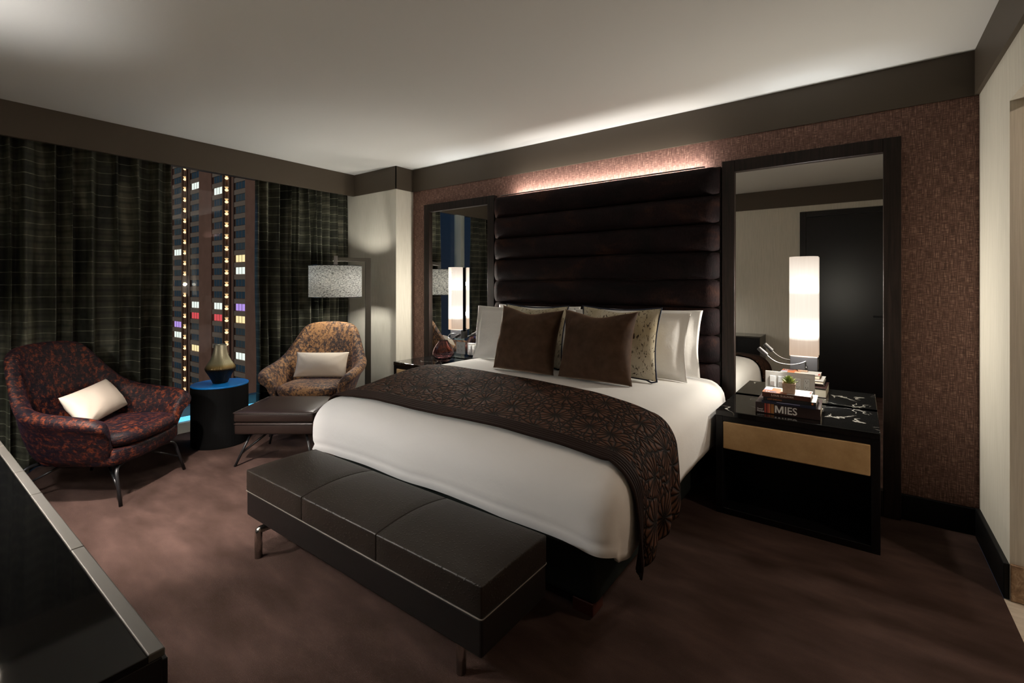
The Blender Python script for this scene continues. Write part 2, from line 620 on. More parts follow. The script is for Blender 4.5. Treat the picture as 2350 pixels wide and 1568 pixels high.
m = M['plate'] = mat('steel_switch_plate', (0.58, 0.57, 0.55), 0.4, metal=0.3)
m = M['white'] = mat('white_plastic', (0.75, 0.76, 0.76), 0.4)
m = M['black'] = mat('black_plastic', (0.01, 0.01, 0.01), 0.5)
M['mattblack'] = mat('matt_black_backing', (0.004, 0.004, 0.004), 1.0, spec=0.0)
m = M['greyplastic'] = mat('grey_rocker', (0.42, 0.38, 0.36), 0.5)
m = M['clay'] = mat('clay_pot', (0.42, 0.29, 0.21), 0.8)
n1 = noise_tex(m, coords(m), 60, 4, 0.7)
setc(m, ramp(m, n1, [(0.3, (0.36, 0.24, 0.17)), (0.7, (0.50, 0.36, 0.27))]))
m = M['leaf'] = mat('succulent_leaf', (0.22, 0.32, 0.05), 0.45)
n1 = noise_tex(m, coords(m), 30, 2)
setc(m, ramp(m, n1, [(0.35, (0.10, 0.19, 0.025)), (0.65, (0.36, 0.42, 0.06))]))

m = M['gold'] = mat('ribbed_bronze_glaze', (0.25, 0.2, 0.1), 0.35, metal=0.7)
nt = m.node_tree
oc = coords(m)
sp = nd(nt, 'ShaderNodeSeparateXYZ')
nt.links.new(oc, sp.inputs[0])
setc(m, ramp(m, math_n(m, 'DIVIDE', sp.outputs['Z'], 0.35), [(0.36, (0.012, 0.009, 0.006)), (0.44, (0.20, 0.13, 0.04)), (0.52, (0.30, 0.27, 0.16)), (1.0, (0.33, 0.30, 0.22))]))
ang = math_n(m, 'ARCTAN2', sp.outputs['Y'], sp.outputs['X'])
bump(m, math_n(m, 'SINE', math_n(m, 'MULTIPLY', ang, 70)), 0.35, 0.003)

m = M['pinkglass'] = mat('pink_glass', (0.90, 0.60, 0.62), 0.02)
P(m).inputs['Transmission Weight'].default_value = 1.0
P(m).inputs['IOR'].default_value = 1.35

m = M['pane'] = bpy.data.materials.new('window_pane')
m.use_nodes = True
nt = m.node_tree
nt.nodes.clear()
o_ = nd(nt, 'ShaderNodeOutputMaterial')
tr = nd(nt, 'ShaderNodeBsdfTransparent')
tr.inputs[0].default_value = (0.93, 0.95, 0.95, 1)
gl = nd(nt, 'ShaderNodeBsdfGlossy')
gl.inputs['Roughness'].default_value = 0.01
mx = nd(nt, 'ShaderNodeMixShader')
mx.inputs[0].default_value = 0.03
nt.links.new(tr.outputs[0], mx.inputs[1])
nt.links.new(gl.outputs[0], mx.inputs[2])
nt.links.new(mx.outputs[0], o_.inputs[0])

def emis_early(name, color, strength):
    m = mat(name, color, 0.5)
    P(m).inputs['Emission Color'].default_value = (*color, 1)
    P(m).inputs['Emission Strength'].default_value = strength
    return m


m = M['frame'] = mat('window_frame_metal', (0.16, 0.13, 0.12), 0.5)
m = M['mullion'] = mat('pale_window_mullion', (0.78, 0.80, 0.72), 0.6)
m = M['sill'] = mat('white_sill', (0.70, 0.68, 0.62), 0.35)


def emis(name, color, strength):
    m = mat(name, color, 0.5)
    P(m).inputs['Emission Color'].default_value = (*color, 1)
    P(m).inputs['Emission Strength'].default_value = strength
    return m


# glowing fabric shade of the wall lamps: two bulbs behind it make two brighter bands
m = M['shade'] = bpy.data.materials.new('lit_lamp_shade')
m.use_nodes = True
nt = m.node_tree
nt.nodes.clear()
o_ = nd(nt, 'ShaderNodeOutputMaterial')
em = nd(nt, 'ShaderNodeEmission')
tr = nd(nt, 'ShaderNodeBsdfTransparent')
tr.inputs[0].default_value = (1, 0.93, 0.84, 1)
mx = nd(nt, 'ShaderNodeMixShader')
mx.inputs[0].default_value = 0.50
oc = coords(m)
sp = nd(nt, 'ShaderNodeSeparateXYZ')
nt.links.new(oc, sp.inputs[0])
zz = math_n(m, 'DIVIDE', sp.outputs['Z'], 0.655)
band = ramp(m, zz, [(0.0, (0.60, 0.43, 0.31)), (0.16, (0.62, 0.47, 0.36)), (0.20, (1.5, 1.40, 1.22)), (0.30, (1.5, 1.40, 1.22)), (0.40, (1.02, 0.90, 0.77)),
                    (0.62, (0.98, 0.86, 0.73)), (0.66, (1.5, 1.40, 1.22)), (0.80, (1.12, 1.02, 0.88)), (1.0, (0.76, 0.63, 0.52))])
fib = noise_tex(m, coords(m, (260, 260, 4)), 1.0, 2)
band = mixc(m, 1.0, band, ramp(m, fib, [(0.3, (0.94, 0.93, 0.92)), (0.7, (1, 1, 1))]), 'MULTIPLY')
nt.links.new(band, em.inputs[0])
em.inputs[1].default_value = 1.72
nt.links.new(em.outputs[0], mx.inputs[1])
nt.links.new(tr.outputs[0], mx.inputs[2])
nt.links.new(mx.outputs[0], o_.inputs[0])

# speckled drum shade: woven fibre that lets some of the bulb's light through
m = M['drumshade'] = bpy.data.materials.new('speckled_drum_shade')
m.use_nodes = True
nt = m.node_tree
nt.nodes.clear()
o_ = nd(nt, 'ShaderNodeOutputMaterial')
df = nd(nt, 'ShaderNodeBsdfDiffuse')
tl = nd(nt, 'ShaderNodeBsdfTranslucent')
ad = nd(nt, 'ShaderNodeMixShader')
ad.inputs[0].default_value = 0.62
spk = noise_tex(m, coords(m, (50, 50, 150)), 1.0, 3, 0.7)
cc = ramp(m, spk, [(0.36, (0.05, 0.05, 0.05)), (0.47, (0.62, 0.63, 0.62)), (0.58, (0.97, 0.97, 0.95))])
nt.links.new(cc, df.inputs[0])
nt.links.new(cc, tl.inputs[0])
nt.links.new(df.outputs[0], ad.inputs[1])
nt.links.new(tl.outputs[0], ad.inputs[2])
nt.links.new(ad.outputs[0], o_.inputs[0])
#MATEND

# ================================================================ the setting
H = 2.753
ZB = 2.497
YF = -3.87       # wall behind the camera
struct('floor', Bx(-5.73, 0.0, YF, 0.0, -0.05, 0.0), M['carpet'])
struct('floor_hall', Bx(0.0, 1.5, YF, -0.675, -0.05, -0.002), M['tile'])
struct('ceiling', Bx(-6.1, 0.14, YF - 0.1, 0.1, H, H + 0.08), M['ceiling'])
struct('wall_head', Bx(-4.70, 0.14, 0.0, 0.1, -0.05, H), M['paper'])
bm = bmesh.new()
box(bm, -6.1, -4.703, -0.25, 0.1, -0.05, H)
struct('wall_pillar', bm, M['wall'])
bm = bmesh.new()
box(bm, 0.02, 0.14, -0.675, 0.0, -0.05, H)
box(bm, 0.02, 0.14, YF, -0.675, 2.25, H)
struct('wall_right', bm, M['wall'])
struct('wall_jamb', Bx(0.0205, 1.5, -0.6745, -0.55, -0.05, 2.6), M['jamb'])
struct('wall_hall', Bx(1.5, 1.6, YF, -0.55, -0.05, 2.6), M['jamb'])
struct('ceiling_hall', Bx(0.14, 1.6, YF, -0.55, 2.6, 2.66), M['ceiling'])
struct('wall_behind', Bx(-6.1, 1.6, YF - 0.1, YF, -0.05, H), M['wall'])
# brown bands under the ceiling
struct('trim_1', Bx(-4.70, 0.02, -0.008, 0.002, ZB, H - 0.001), M['band'])
bm = bmesh.new()
box(bm, -4.706, -4.697, -0.258, -0.007, ZB, H - 0.001)
box(bm, -5.47, -4.697, -0.258, -0.249, ZB, H - 0.001)
struct('trim_2', bm, M['band'])
struct('trim_3', Bx(-5.50, -5.464, YF + 0.01, -0.25, ZB, H - 0.001), M['band'])
struct('trim_4', Bx(0.0, 0.021, YF + 0.01, -0.008, ZB, H - 0.001), M['band'])
struct('trim_5', Bx(-5.46, 0.0, YF - 0.001, YF + 0.012, ZB, H - 0.001), M['band'])
# baseboards
struct('baseboard_head', Bx(-4.70, 0.02, -0.02, 0.001, 0.0, 0.152), M['darkbase'], bevel=0.004)
struct('baseboard_right', Bx(0.0, 0.021, -0.675, -0.02, 0.0, 0.16), M['darkbase'], bevel=0.004)
struct('baseboard_jamb', Bx(0.021, 1.5, -0.69, -0.674, 0.0, 0.165), M['brownmarble'], bevel=0.004)
bm = bmesh.new()
box(bm, -5.30, -4.684, -0.27, -0.249, 0.0, 0.152)
box(bm, -4.704, -4.684, -0.27, -0.02, 0.0, 0.152)
struct('baseboard_pillar', bm, M['darkbase'], bevel=0.004)
struct('baseboard_behind', Bx(-5.7, -1.26, YF - 0.001, YF + 0.02, 0.0, 0.152), M['darkbase'], bevel=0.004)

# tall dark door in the wall behind the camera, seen in the mirror
dr = bpy.data.objects.new('door_1', None)
COL.objects.link(dr)
dr['kind'] = 'structure'
dr.location = (-0.66, YF, 0)
bm = bmesh.new()
box(bm, -0.525, -0.455, 0, 0.03, 0, 2.41)
box(bm, 0.455, 0.525, 0, 0.03, 0, 2.41)
box(bm, -0.455, 0.455, 0, 0.03, 2.34, 2.41)
obj('door_frame', bm, M['blackwood'], dr, bevel=0.003)
obj('door_leaf', Bx(-0.453, 0.453, 0, 0.022, 0.006, 2.338), M['blackwood'], dr, bevel=0.002)
bm = bmesh.new()
tube(bm, arc_pts([(0.38, 0.02, 1.02), (0.38, 0.055, 1.02), (0.27, 0.055, 1.02)], 0.012), 0.009, 10)
obj('door_handle', bm, M['blackmetal'], dr, smooth=True)

# full height window behind the curtains
wo = bpy.data.objects.new('window_1', None)
COL.objects.link(wo)
wo['kind'] = 'structure'
wo.location = (-6.0, -2.0, 0)
bm = bmesh.new()
box(bm, -0.04, 0.04, YF + 2.0, 1.75, 0.1, 0.20)
box(bm, -0.04, 0.04, YF + 2.0, 1.75, 2.6, 2.75)
for y in (-1.83, -0.62, 0.98, 1.71):
    box(bm, -0.035, 0.035, y - 0.035, y + 0.035, 0.2, 2.6)
obj('window_frame', bm, M['frame'], wo, bevel=0.003)
obj('mullion', Bx(-0.03, 0.12, -0.24, -0.15, 0.1, 2.7), M['mullion'], wo, bevel=0.003)
obj('pane', Bx(-0.006, 0.006, YF + 2.0, 1.75, 0.19, 2.62), M['pane'], wo)
bm = bmesh.new()
box(bm, -0.2, 0.27, YF + 2.0, 1.75, -0.05, 0.1)
obj('window_sill', bm, M['sill'], wo, bevel=0.004)

obj('sill_sky_glow', Bx(0.05, 0.22, YF + 2.0, 1.75, 0.1, 0.104), emis_early('cyan_sky_reflection', (0.16, 0.66, 0.95), 0.9), wo)  # added glowing strip, stands in for sky reflected on the sill

# ================================================================ tower across the street
mt_wall = mat('tower_brown_render', (0.30, 0.185, 0.145), 0.9, spec=0.1)
n1 = noise_tex(mt_wall, coords(mt_wall, (0.3, 1, 0.3)), 1.0, 3)
setc(mt_wall, ramp(mt_wall, n1, [(0.3, (0.27, 0.165, 0.13)), (0.7, (0.33, 0.20, 0.16))]))
mt_band = mat('tower_grey_spandrel', (0.34, 0.29, 0.25), 0.9, spec=0.1)
mt_rec = mat('tower_recess', (0.22, 0.15, 0.12), 0.9, spec=0.1)
mt_dark = mat('tower_dark_glass', (0.06, 0.13, 0.21), 0.5)
mt_curt = mat('tower_glass_drawn_curtain', (0.10, 0.16, 0.21), 0.5)
mt_warm = emis('tower_lit_warm', (1.0, 0.80, 0.42), 0.9)
mt_whitel = emis('tower_lit_white', (0.85, 0.92, 0.86), 0.9)
mt_red = emis('tower_lit_red', (0.9, 0.10, 0.12), 0.6)
mt_pur = emis('tower_lit_violet', (0.55, 0.35, 0.95), 0.7)
mt_lamp = emis('tower_balcony_lamp', (1.0, 0.70, 0.40), 1.5)
mt_lampd = emis('tower_balcony_glow', (1.0, 0.66, 0.32), 0.7)
mt_teal = emis('tower_teal_light', (0.1, 0.75, 0.75), 1.4)
mt_ledge = mat('tower_ledge', (0.16, 0.20, 0.18), 0.8)

TX, TY = -155.2, 48.5
tw = thing('apartment_tower', 'brown high-rise with columns of lit balconies across the street outside the window', 'building', (TX, TY, 0), R(1.1))
GZ = -64.0
struct('ground', Bx(-400, -60, -200, 300, GZ - 1, GZ), mat('street_asphalt', (0.03, 0.03, 0.035), 0.9))
bm = bmesh.new()
box(bm, -11.6, 75, 0.6, 26, GZ, 62)                    # recessed back plane
for (a0, a1) in ((-11.6, -9.3), (9.6, 17.2), (35.6, 75)):
    box(bm, a0, a1, 0.0, 0.62, GZ, 62)
obj('facade', bm, mt_wall, tw)
bm = bmesh.new()
for (a0, a1) in ((-2.2, -0.0), (0.9, 3.2), (23.4, 24.9), (26.9, 29.2)):
    box(bm, a0 - 0.2, a0 + 0.25, 0.1, 0.62, GZ, 62)
    box(bm, a1 - 0.25, a1 + 0.2, 0.1, 0.62, GZ, 62)
obj('pier_strips', bm, mt_rec, tw)
FP = 3.0
ZL = 34.3
for (a0, a1) in ((-9.2, -2.2), (3.2, 9.6), (17.2, 23.4), (29.2, 35.6)):
    bm = bmesh.new()
    for k in range(-8, 24):
        z = ZL - FP * k
        box(bm, a0, a1, 0.25, 0.62, z - 1.55, z - 0.35)
    obj('spandrel_stack', bm, mt_band, tw)
win_proto = {}


def tower_window(u0, u1, z, mm, gm):
    key = (round(u1 - u0, 2), mm.name)
    if key not in win_proto:
        b = bmesh.new()
        w = u1 - u0
        box(b, 0, w, 0.40, 0.58, 0, 1.72, 0)
        for c in (0.0, 0.33, 0.66, 1.0):
            box(b, w * c - 0.06, w * c + 0.06, 0.34, 0.42, 0, 1.72, 1)
        o = obj('window', b, [mm, gm], tw)
        win_proto[key] = o
    else:
        o = win_proto[key].copy()
        COL.objects.link(o)
        o.parent = tw
    o.location = (u0, 0, z - 0.32)


lit = {(0, 8): mt_whitel, (0, 15): mt_pur, (0, 16): mt_whitel, (1, 2): mt_whitel, (1, 13): mt_whitel, (1, 14): mt_red, (1, 15): mt_curt, (1, 17): mt_warm,
       (2, 3): mt_whitel, (2, 13): mt_whitel, (2, 14): mt_red, (3, 1): mt_whitel, (3, 9): mt_warm, (3, 10): mt_whitel, (3, 13): mt_pur, (3, 14): mt_warm, (3, 17): mt_whitel}
rnd = random.Random(3)
for ci, (a0, a1) in enumerate(((-8.2, -3.1), (4.0, 8.8), (18.0, 22.7), (30.0, 34.8))):
    for k in range(0, 24):
        mm = lit.get((ci, k))
        if mm is None:
            mm = mt_curt if rnd.random() < 0.3 else mt_dark
        tower_window(a0, a1, ZL - FP * k + 0.1, mm, mt_band)
lamp0 = None
for ui, u0 in enumerate((0.45, 25.95)):
    for k in range(0, 23):
        z = ZL - FP * k - (0.0 if ui == 0 else 0.0)
        if lamp0 is None:
            b = bmesh.new()
            box(b, -0.75, 0.75, 0.1, 0.55, 0.62, 0.85)
            lathe_b = bmesh.new()
            lathe(lathe_b, [(0.25, 0.02), (0.6, 0.55)], 12, True, True)
            me = bpy.data.meshes.new('t')
            lathe_b.to_mesh(me)
            lathe_b.free()
            n0f = len(b.faces)
            b.from_mesh(me)
            bpy.data.meshes.remove(me)
            b.faces.ensure_lookup_table()
            lathe_b = bmesh.new()
            lathe(lathe_b, [(0.25, -0.75), (0.55, -0.5), (0.5, -0.2), (0.2, -0.05)], 12, True, True)
            me = bpy.data.meshes.new('t')
            lathe_b.to_mesh(me)
            lathe_b.free()
            n1f = len(b.faces)
            b.from_mesh(me)
            bpy.data.meshes.remove(me)
            b.faces.ensure_lookup_table()
            for i, f in enumerate(b.faces):
                f.material_index = 1 if i >= n1f else (2 if i < n0f else 0)
            lamp0 = obj('balcony_lamp', b, [mt_lampd, mt_lamp, mt_ledge], tw)
            o = lamp0
        else:
            o = lamp0.copy()
            COL.objects.link(o)
            o.parent = tw
        o.location = (u0, 0.0, z + 0.4)
        o.scale = (0.72, 0.8, 0.85)
for k in range(0, 20):
    b = bmesh.new()
    hh = 1.0 + 1.2 * rnd.random()
    box(b, -11.5, -10.6 + 0.5 * rnd.random(), -0.25, 0.0, 0, hh)
    obj('corner_light', b, mt_teal, tw, loc=(0, 0, ZL - FP * k + 0.8 * rnd.random()))

# ================================================================ curtains


def curtain(name, label, y0, y1, seed, n_folds):
    rn = random.Random(seed)
    t = thing(name, label, 'curtain', (-5.60, y0, 0), 0, 'window curtains')
    L = y1 - y0
    # irregular pinch positions
    ks = [0.0]
    while ks[-1] < 1:
        ks.append(ks[-1] + (0.55 + 0.9 * rn.random()) / n_folds)
    ks = [q / ks[-1] for q in ks]
    amp = [0.05 + 0.045 * rn.random() for _ in ks]
    nu, nv = len(ks) * 14, 26

    def xy(u, z):
        for i in range(len(ks) - 1):
            if u <= ks[i + 1] + 1e-9:
                f = (u - ks[i]) / (ks[i + 1] - ks[i])
                break
        d = 0.75 + 0.35 * (1 - z / 2.6) + 0.1 * math.sin(z * 2 + i)
        s = math.sin(2 * PI * f)
        x = amp[i] * d * (s + 0.25 * math.sin(4 * PI * f + i)) + 0.012 * noise.noise((u * 30, z * 1.2, seed))
        yy = u * L + 0.02 * d * math.sin(2 * PI * f + 1.4) + 0.012 * noise.noise((u * 20, z * 0.9, seed + 9))
        return x, yy
    arc = [0.0]
    for i in range(1, nu):
        a_ = xy((i - 1) / (nu - 1), 1.2)
        b_ = xy(i / (nu - 1), 1.2)
        arc.append(arc[-1] + math.hypot(a_[0] - b_[0], a_[1] - b_[1]))
    bm = bmesh.new()
    grid(bm, nu, nv, lambda u, v: (*xy(u, v * 2.62 + 0.012), v * 2.62 + 0.012),
         lambda u, v: (arc[int(round(u * (nu - 1)))] + seed * 0.37, v * 2.62))
    o = obj('fabric', bm, M['curtain'], t, smooth=True)
    s_ = o.modifiers.new('thick', 'SOLIDIFY')
    s_.thickness = 0.004
    bm = bmesh.new()
    tube(bm, [(0, 0.0, 2.645), (0, L, 2.645)], 0.012, 8)
    obj('curtain_rail', bm, M['gun'], t, smooth=True)
    return t


curtain('curtain', 'dark striped curtain behind the orange-brown armchair, left of the window gap', -3.86, -2.12, 3, 13)
curtain('curtain', 'dark striped curtain behind the floor lamp, between window gap and pillar', -1.375, -0.27, 11, 11)

# ================================================================ mirrors
def mirror(label, x0):
    t = thing('wall_mirror', label, 'mirror', (x0, 0, 0), 0, 'mirrors beside the headboard')
    W, T, Z1 = 1.008, 0.085, 2.316
    bm = bmesh.new()
    for (a, b, c, d) in ((0, T, 0.004, Z1), (W - T, W, 0.004, Z1), (T, W - T, Z1 - T, Z1), (T, W - T, 0.004, 0.16)):
        box(bm, a, b, -0.055, -0.0005, c, d)
    obj('frame', bm, M['wenge'], t, bevel=0.003)
    obj('glass', Bx(T - 0.004, W - T + 0.004, -0.03, -0.012, 0.15, Z1 - T + 0.004), M['mirror'], t)
    return t


mirror('tall dark-framed mirror left of the headboard, reflecting the window', -4.463)
mirror('tall dark-framed mirror right of the headboard, reflecting a dark doorway', -1.332)

# ================================================================ headboard
t = thing('headboard', 'dark fur headboard of stacked horizontal rolls between the two mirrors', 'headboard', (-2.393, 0, 0))
HX = 1.052
obj('backing_panel', Bx(-HX, HX, -0.045, -0.0005, 0.30, 2.285), M['wenge'], t)
for k in range(9):
    z1 = 2.283 - k * 0.206
    z0 = z1 - 0.204
    bm = bmesh.new()
    nx, na = 48, 13

    def roll(u, v, z0=z0, z1=z1, k=k):
        x = (u * 2 - 1) * (HX - 0.004)
        a = v * PI
        e = min(1.0, (1 - abs(u * 2 - 1)) / 0.035)
        e = math.sqrt(max(0.0, 1 - (1 - e) ** 2)) * 0.92 + 0.08
        ca = -math.cos(a)
        ca = math.copysign(abs(ca) ** 0.72, ca)
        sa = math.sin(a) ** 0.55
        wv = 0.006 * noise.noise((x * 2.2, k * 3.1, 0.3))
        return (x, -0.045 - (0.078 + wv) * sa * e, (z0 + z1) / 2 + (z1 - z0) / 2 * ca * (0.88 + 0.12 * e) + 0.004 * noise.noise((x * 1.5, k * 1.7, 5)))
    grid(bm, nx, na, roll)
    obj('channel_roll', bm, M['fur'], t, smooth=True)
# strip of light lying on the top edge of the headboard
st = thing('light_strip', 'hidden strip light along the top edge of the fur headboard', 'light', (-2.393, -0.085, 2.2865))
bm = bmesh.new()
box(bm, -0.95, 0.95, -0.01, 0.012, 0, 0.006)
obj('channel', bm, M['gun'], st)
add_light('strip_light', 'AREA', (0.05, 0.0, 0.012), E_STRIP, (1.0, 0.95, 0.90), 1.75, (R(128), 0, 0), 0.015, parent=st)

# ================================================================ nightstands
def nightstand(label, cx):
    t = thing('nightstand', label, 'nightstand', (cx, 0, 0), 0, 'nightstands beside the bed')
    w = 0.4065
    yf, yb = -0.585, -0.06
    obj('top', Bx(-w, w, yf - 0.004, yb, 0.605, 0.64), M['marble'], t, bevel=0.003)
    obj('side_panel', Bx(-w, -w + 0.04, yf, yb, 0.0, 0.6045), M['blackwood'], t, bevel=0.002)
    obj('side_panel', Bx(w - 0.04, w, yf, yb, 0.0, 0.6045), M['blackwood'], t, bevel=0.002)
    obj('bottom_panel', Bx(-w + 0.04, w - 0.04, yf, yb, 0.0, 0.038), M['blackwood'], t, bevel=0.002)
    obj('back_panel', Bx(-w + 0.04, w - 0.04, yb - 0.02, yb, 0.038, 0.6), M['blackwood'], t)
    obj('front_rail', Bx(-w + 0.04, w - 0.04, yf, yf + 0.03, 0.575, 0.6045), M['blackwood'], t)
    d = obj('drawer', Bx(-w + 0.052, w - 0.052, yf + 0.03, yb - 0.06, 0.41, 0.57), M['blackwood'], t)
    bm = bmesh.new()
    rbox(bm, -w + 0.042, w - 0.042, yf - 0.002, yf + 0.03, 0.405, 0.573, 0.006, 2)
    f = obj('drawer_front', bm, M['tan'], d)
    f['label'] = 'tan leather drawer front'
    return t


nightstand('black marble-topped nightstand with tan leather drawer, carrying the book stack', -0.8425)
nightstand('black marble-topped nightstand left of the bed, carrying the pink glass vase', -3.928)

# ================================================================ wall lamps
def wall_lamp(label, cx, sgn):
    t = thing('wall_lamp', label, 'wall lamp', (cx, -0.03, 0.0), 0, 'bedside wall lamps')
    sh = thing_part_shade(t)
    bm = bmesh.new()
    box(bm, -0.079, 0.079, -0.022, 0.0, 0.93, 1.602)
    obj('back_bar', bm, M['mattblack'], t, bevel=0.002)
    bm = bmesh.new()
    box(bm, -0.078, 0.078, -0.05, -0.0, 0.857, 0.948)
    obj('base_plate', bm, M['greymetal'], t, bevel=0.003)
    bm = bmesh.new()
    box(bm, 0.008, 0.022, -0.056, -0.049, 0.872, 0.892)
    sw = obj('switch', bm, M['black'], t)
    bm = bmesh.new()
    box(bm, 0.012, 0.018, -0.059, -0.055, 0.876, 0.883)
    obj('toggle', bm, M['white'], sw)
    # flexible reading arm
    if sgn < 0:
        pts = [(0.01, -0.05, 0.915), (0.01, -0.09, 0.918), (-0.02, -0.105, 0.905), (-0.07, -0.11, 0.895), (-0.13, -0.115, 0.90), (-0.17, -0.12, 0.918), (-0.205, -0.125, 0.948)]
    else:
        pts = [(0.0, -0.05, 0.905), (0.0, -0.09, 0.91), (-0.04, -0.10, 0.90), (-0.055, -0.11, 0.87), (-0.02, -0.115, 0.855), (0.03, -0.12, 0.868), (0.075, -0.125, 0.885)]
    # smooth
    q = [Vector(p) for p in pts]
    out = []
    for i in range(len(q) - 1):
        p0, p1, p2, p3 = q[max(i - 1, 0)], q[i], q[i + 1], q[min(i + 2, len(q) - 1)]
        for s in range(6):
            x = s / 6
            out.append(0.5 * ((2 * p1) + (p2 - p0) * x + (2 * p0 - 5 * p1 + 4 * p2 - p3) * x * x + (3 * p1 - p0 - 3 * p2 + p3) * x ** 3))
    out.append(q[-1])
    bm = bmesh.new()
    tube(bm, out, 0.0042, 8)
    arm = obj('reading_arm', bm, M['gun'], t, smooth=True)
    d = (out[-1] - out[-3]).normalized()
    bm = bmesh.new()
    e = out[-1]
    tube(bm, [e - d * 0.006, e, e + d * 0.002, e + d * 0.066, e + d * 0.068], [0.005, 0.006, 0.0145, 0.0145, 0.012], 16)
    obj('reading_head', bm, M['greymetal'], arm, smooth=False)
    for z in (1.11, 1.43):
        add_light('bulb_light', 'POINT', (0, -0.078, z), E_SCONCE, (1.0, 0.99, 0.955), 0.028, parent=t)
    return t


def thing_part_shade(t):
    bm = bmesh.new()
    n = 24
    prof = []
    for i in range(n + 1):
        a = PI * i / n
        x = -0.082 * math.cos(a)
        x = math.copysign(abs(x / 0.082) ** 0.8, x) * 0.082
        prof.append((x, -0.03 - 0.085 * math.sin(a) ** 0.75))
    grid(bm, n + 1, 2, lambda u, v: (*prof[int(round(u * n))], v * 0.655))
    o = obj('shade', bm, M['shade'], t, smooth=True, loc=(0, 0, 0.95))
    return o


wall_lamp('lit fabric wall lamp on the right mirror, above the book stack', -0.822, -1)
wall_lamp('lit fabric wall lamp on the left mirror, above the pink glass vase', -3.950, 1)

# ================================================================ switch and socket plates
def rocker(bm_t, t, x, z0, s=1.0):
    o = obj('rocker_switch', Bx(x - 0.0165 * s, x + 0.0165 * s, -0.012, -0.006, z0 + 0.03, z0 + 0.105), M['white'], t, bevel=0.001)
    obj('dimmer_pad', Bx(x - 0.011 * s, x + 0.011 * s, -0.0135, -0.0115, z0 + 0.036, z0 + 0.066), M['greyplastic'], o)


def outlet(t, x, z0):
    o = obj('socket', Bx(x - 0.0165, x + 0.0165, -0.0105, -0.006, z0 + 0.03, z0 + 0.105), M['white'], t, bevel=0.001)
    bm = bmesh.new()
    for zc in (z0 + 0.088, z0 + 0.046):
        box(bm, x - 0.0075, x - 0.0055, -0.0112, -0.0100, zc - 0.005, zc + 0.005)
        box(bm, x + 0.0055, x + 0.0075, -0.0112, -0.0100, zc - 0.004, zc + 0.004)
        box(bm, x - 0.002, x + 0.002, -0.0112, -0.0100, zc - 0.013, zc - 0.0085)
    obj('slots', bm, M['black'], o)


t = thing('switch_plate', 'wide steel plate with two switches and two sockets behind the potted succulent', 'switch plate', (-0.9075, -0.03, 0.69))
obj('plate', Bx(-0.145, 0.145, -0.006, -0.0003, 0, 0.135), M['plate'], t, bevel=0.002)
for x in (-0.10, -0.05):
    rocker(None, t, x, 0)
for x in (0.05, 0.10):
    outlet(t, x, 0)
t = thing('socket_plate', 'white socket plate on the left mirror beside the pink glass vase', 'socket', (-3.925, -0.03, 0.69))
obj('plate', Bx(-0.06, 0.06, -0.006, -0.0003, 0, 0.125), M['white'], t, bevel=0.002)
for x in (-0.025, 0.025):
    outlet(t, x, -0.005)
t = thing('switch_plate', 'small switch plate partly hidden by the white pillows left of bed', 'switch plate', (-3.765, -0.03, 0.69))
obj('plate', Bx(-0.06, 0.06, -0.006, -0.0003, 0, 0.125), M['plate'], t, bevel=0.002)
for x in (-0.025, 0.025):
    rocker(None, t, x, -0.005)

# ================================================================ bed
BX, BA = -2.387, 0.975            # centre, half width of the flat top
RS, RF = 0.11, 0.17             # rounding radii
YH, YB = -0.16, -1.83           # head, start of the foot rounding
HEM = 0.36
t = thing('bed', 'king bed on a dark upholstered base under the fur headboard', 'bed', (BX, 0, 0))
bm = bmesh.new()
rbox(bm, -0.965, 0.965, -1.90, -0.135, 0.055, 0.36, 0.02, 3)
obj('base', bm, mat('green_black_base_fabric', (0.016, 0.02, 0.018), 0.9, spec=0.1), t)
for sx in (-0.90, 0.90):
    for y in (-1.85, -0.2):
        bm = bmesh.new()
        box(bm, sx - 0.05, sx + 0.05, y - 0.05, y + 0.05, 0.0, 0.056)
        obj('foot', bm, mat('mahogany_foot', (0.06, 0.015, 0.01), 0.5) if 'foot' not in M else M['foot'], t, bevel=0.004)
bm = bmesh.new()
rbox(bm, -0.95, 0.95, -1.85, -0.14, 0.361, 0.62, 0.06, 4)
obj('mattress', bm, M['sheet'], t, smooth=True)


def top_z(x, y):
    z = 0.77 - 0.095 * sstep(1.0, 2.0, -y) - 0.03 * (abs(x) / 1.0) ** 4
    z += 0.008 * noise.noise((x * 2.0, y * 2.0, 1.0))
    return z


def cloth(s, tt, off=0.0, bulge=0.02):
    """s: across, from bed centre; tt: along (negative towards the foot). returns local point on the bed's surface"""
    es = max(0.0, abs(s) - BA)
    et = max(0.0, YB - tt)
    sg = 1 if s >= 0 else -1
    r = max(es, et)
    if r == 0:
        return Vector((s, tt, top_z(s, tt) + off)), 0.0
    h = math.hypot(es, et)
    dx, dy = es / h, et / h
    Rr = RS * dx * dx + RF * dy * dy
    q = min(r / Rr, PI / 2)
    adv = Rr * math.sin(q)
    drop = Rr * (1 - math.cos(q)) + max(0.0, r - Rr * PI / 2)
    out = bulge * math.sin(min(1, drop / 0.42) * PI) if drop > 0 else 0
    bx = sg * min(abs(s), BA)
    by = max(tt, YB)
    z = top_z(bx, by) - drop + off * math.cos(q)
    adv += out + off * math.sin(q)
    return Vector((bx + sg * dx * adv, by - dy * adv, z)), drop


LS = 0.375 + RS * (PI / 2 - 1)
LF = 0.315 + RF * (PI / 2 - 1)


def axis_vals(lo_ext, a, hi_ext, n_ext, n_in):
    v = [-(a + lo_ext) + lo_ext * i / n_ext for i in range(n_ext)]
    v += [-a + 2 * a * i / n_in for i in range(n_in)]
    v += [a + hi_ext * i / n_ext for i in range(n_ext + 1)]
    return v


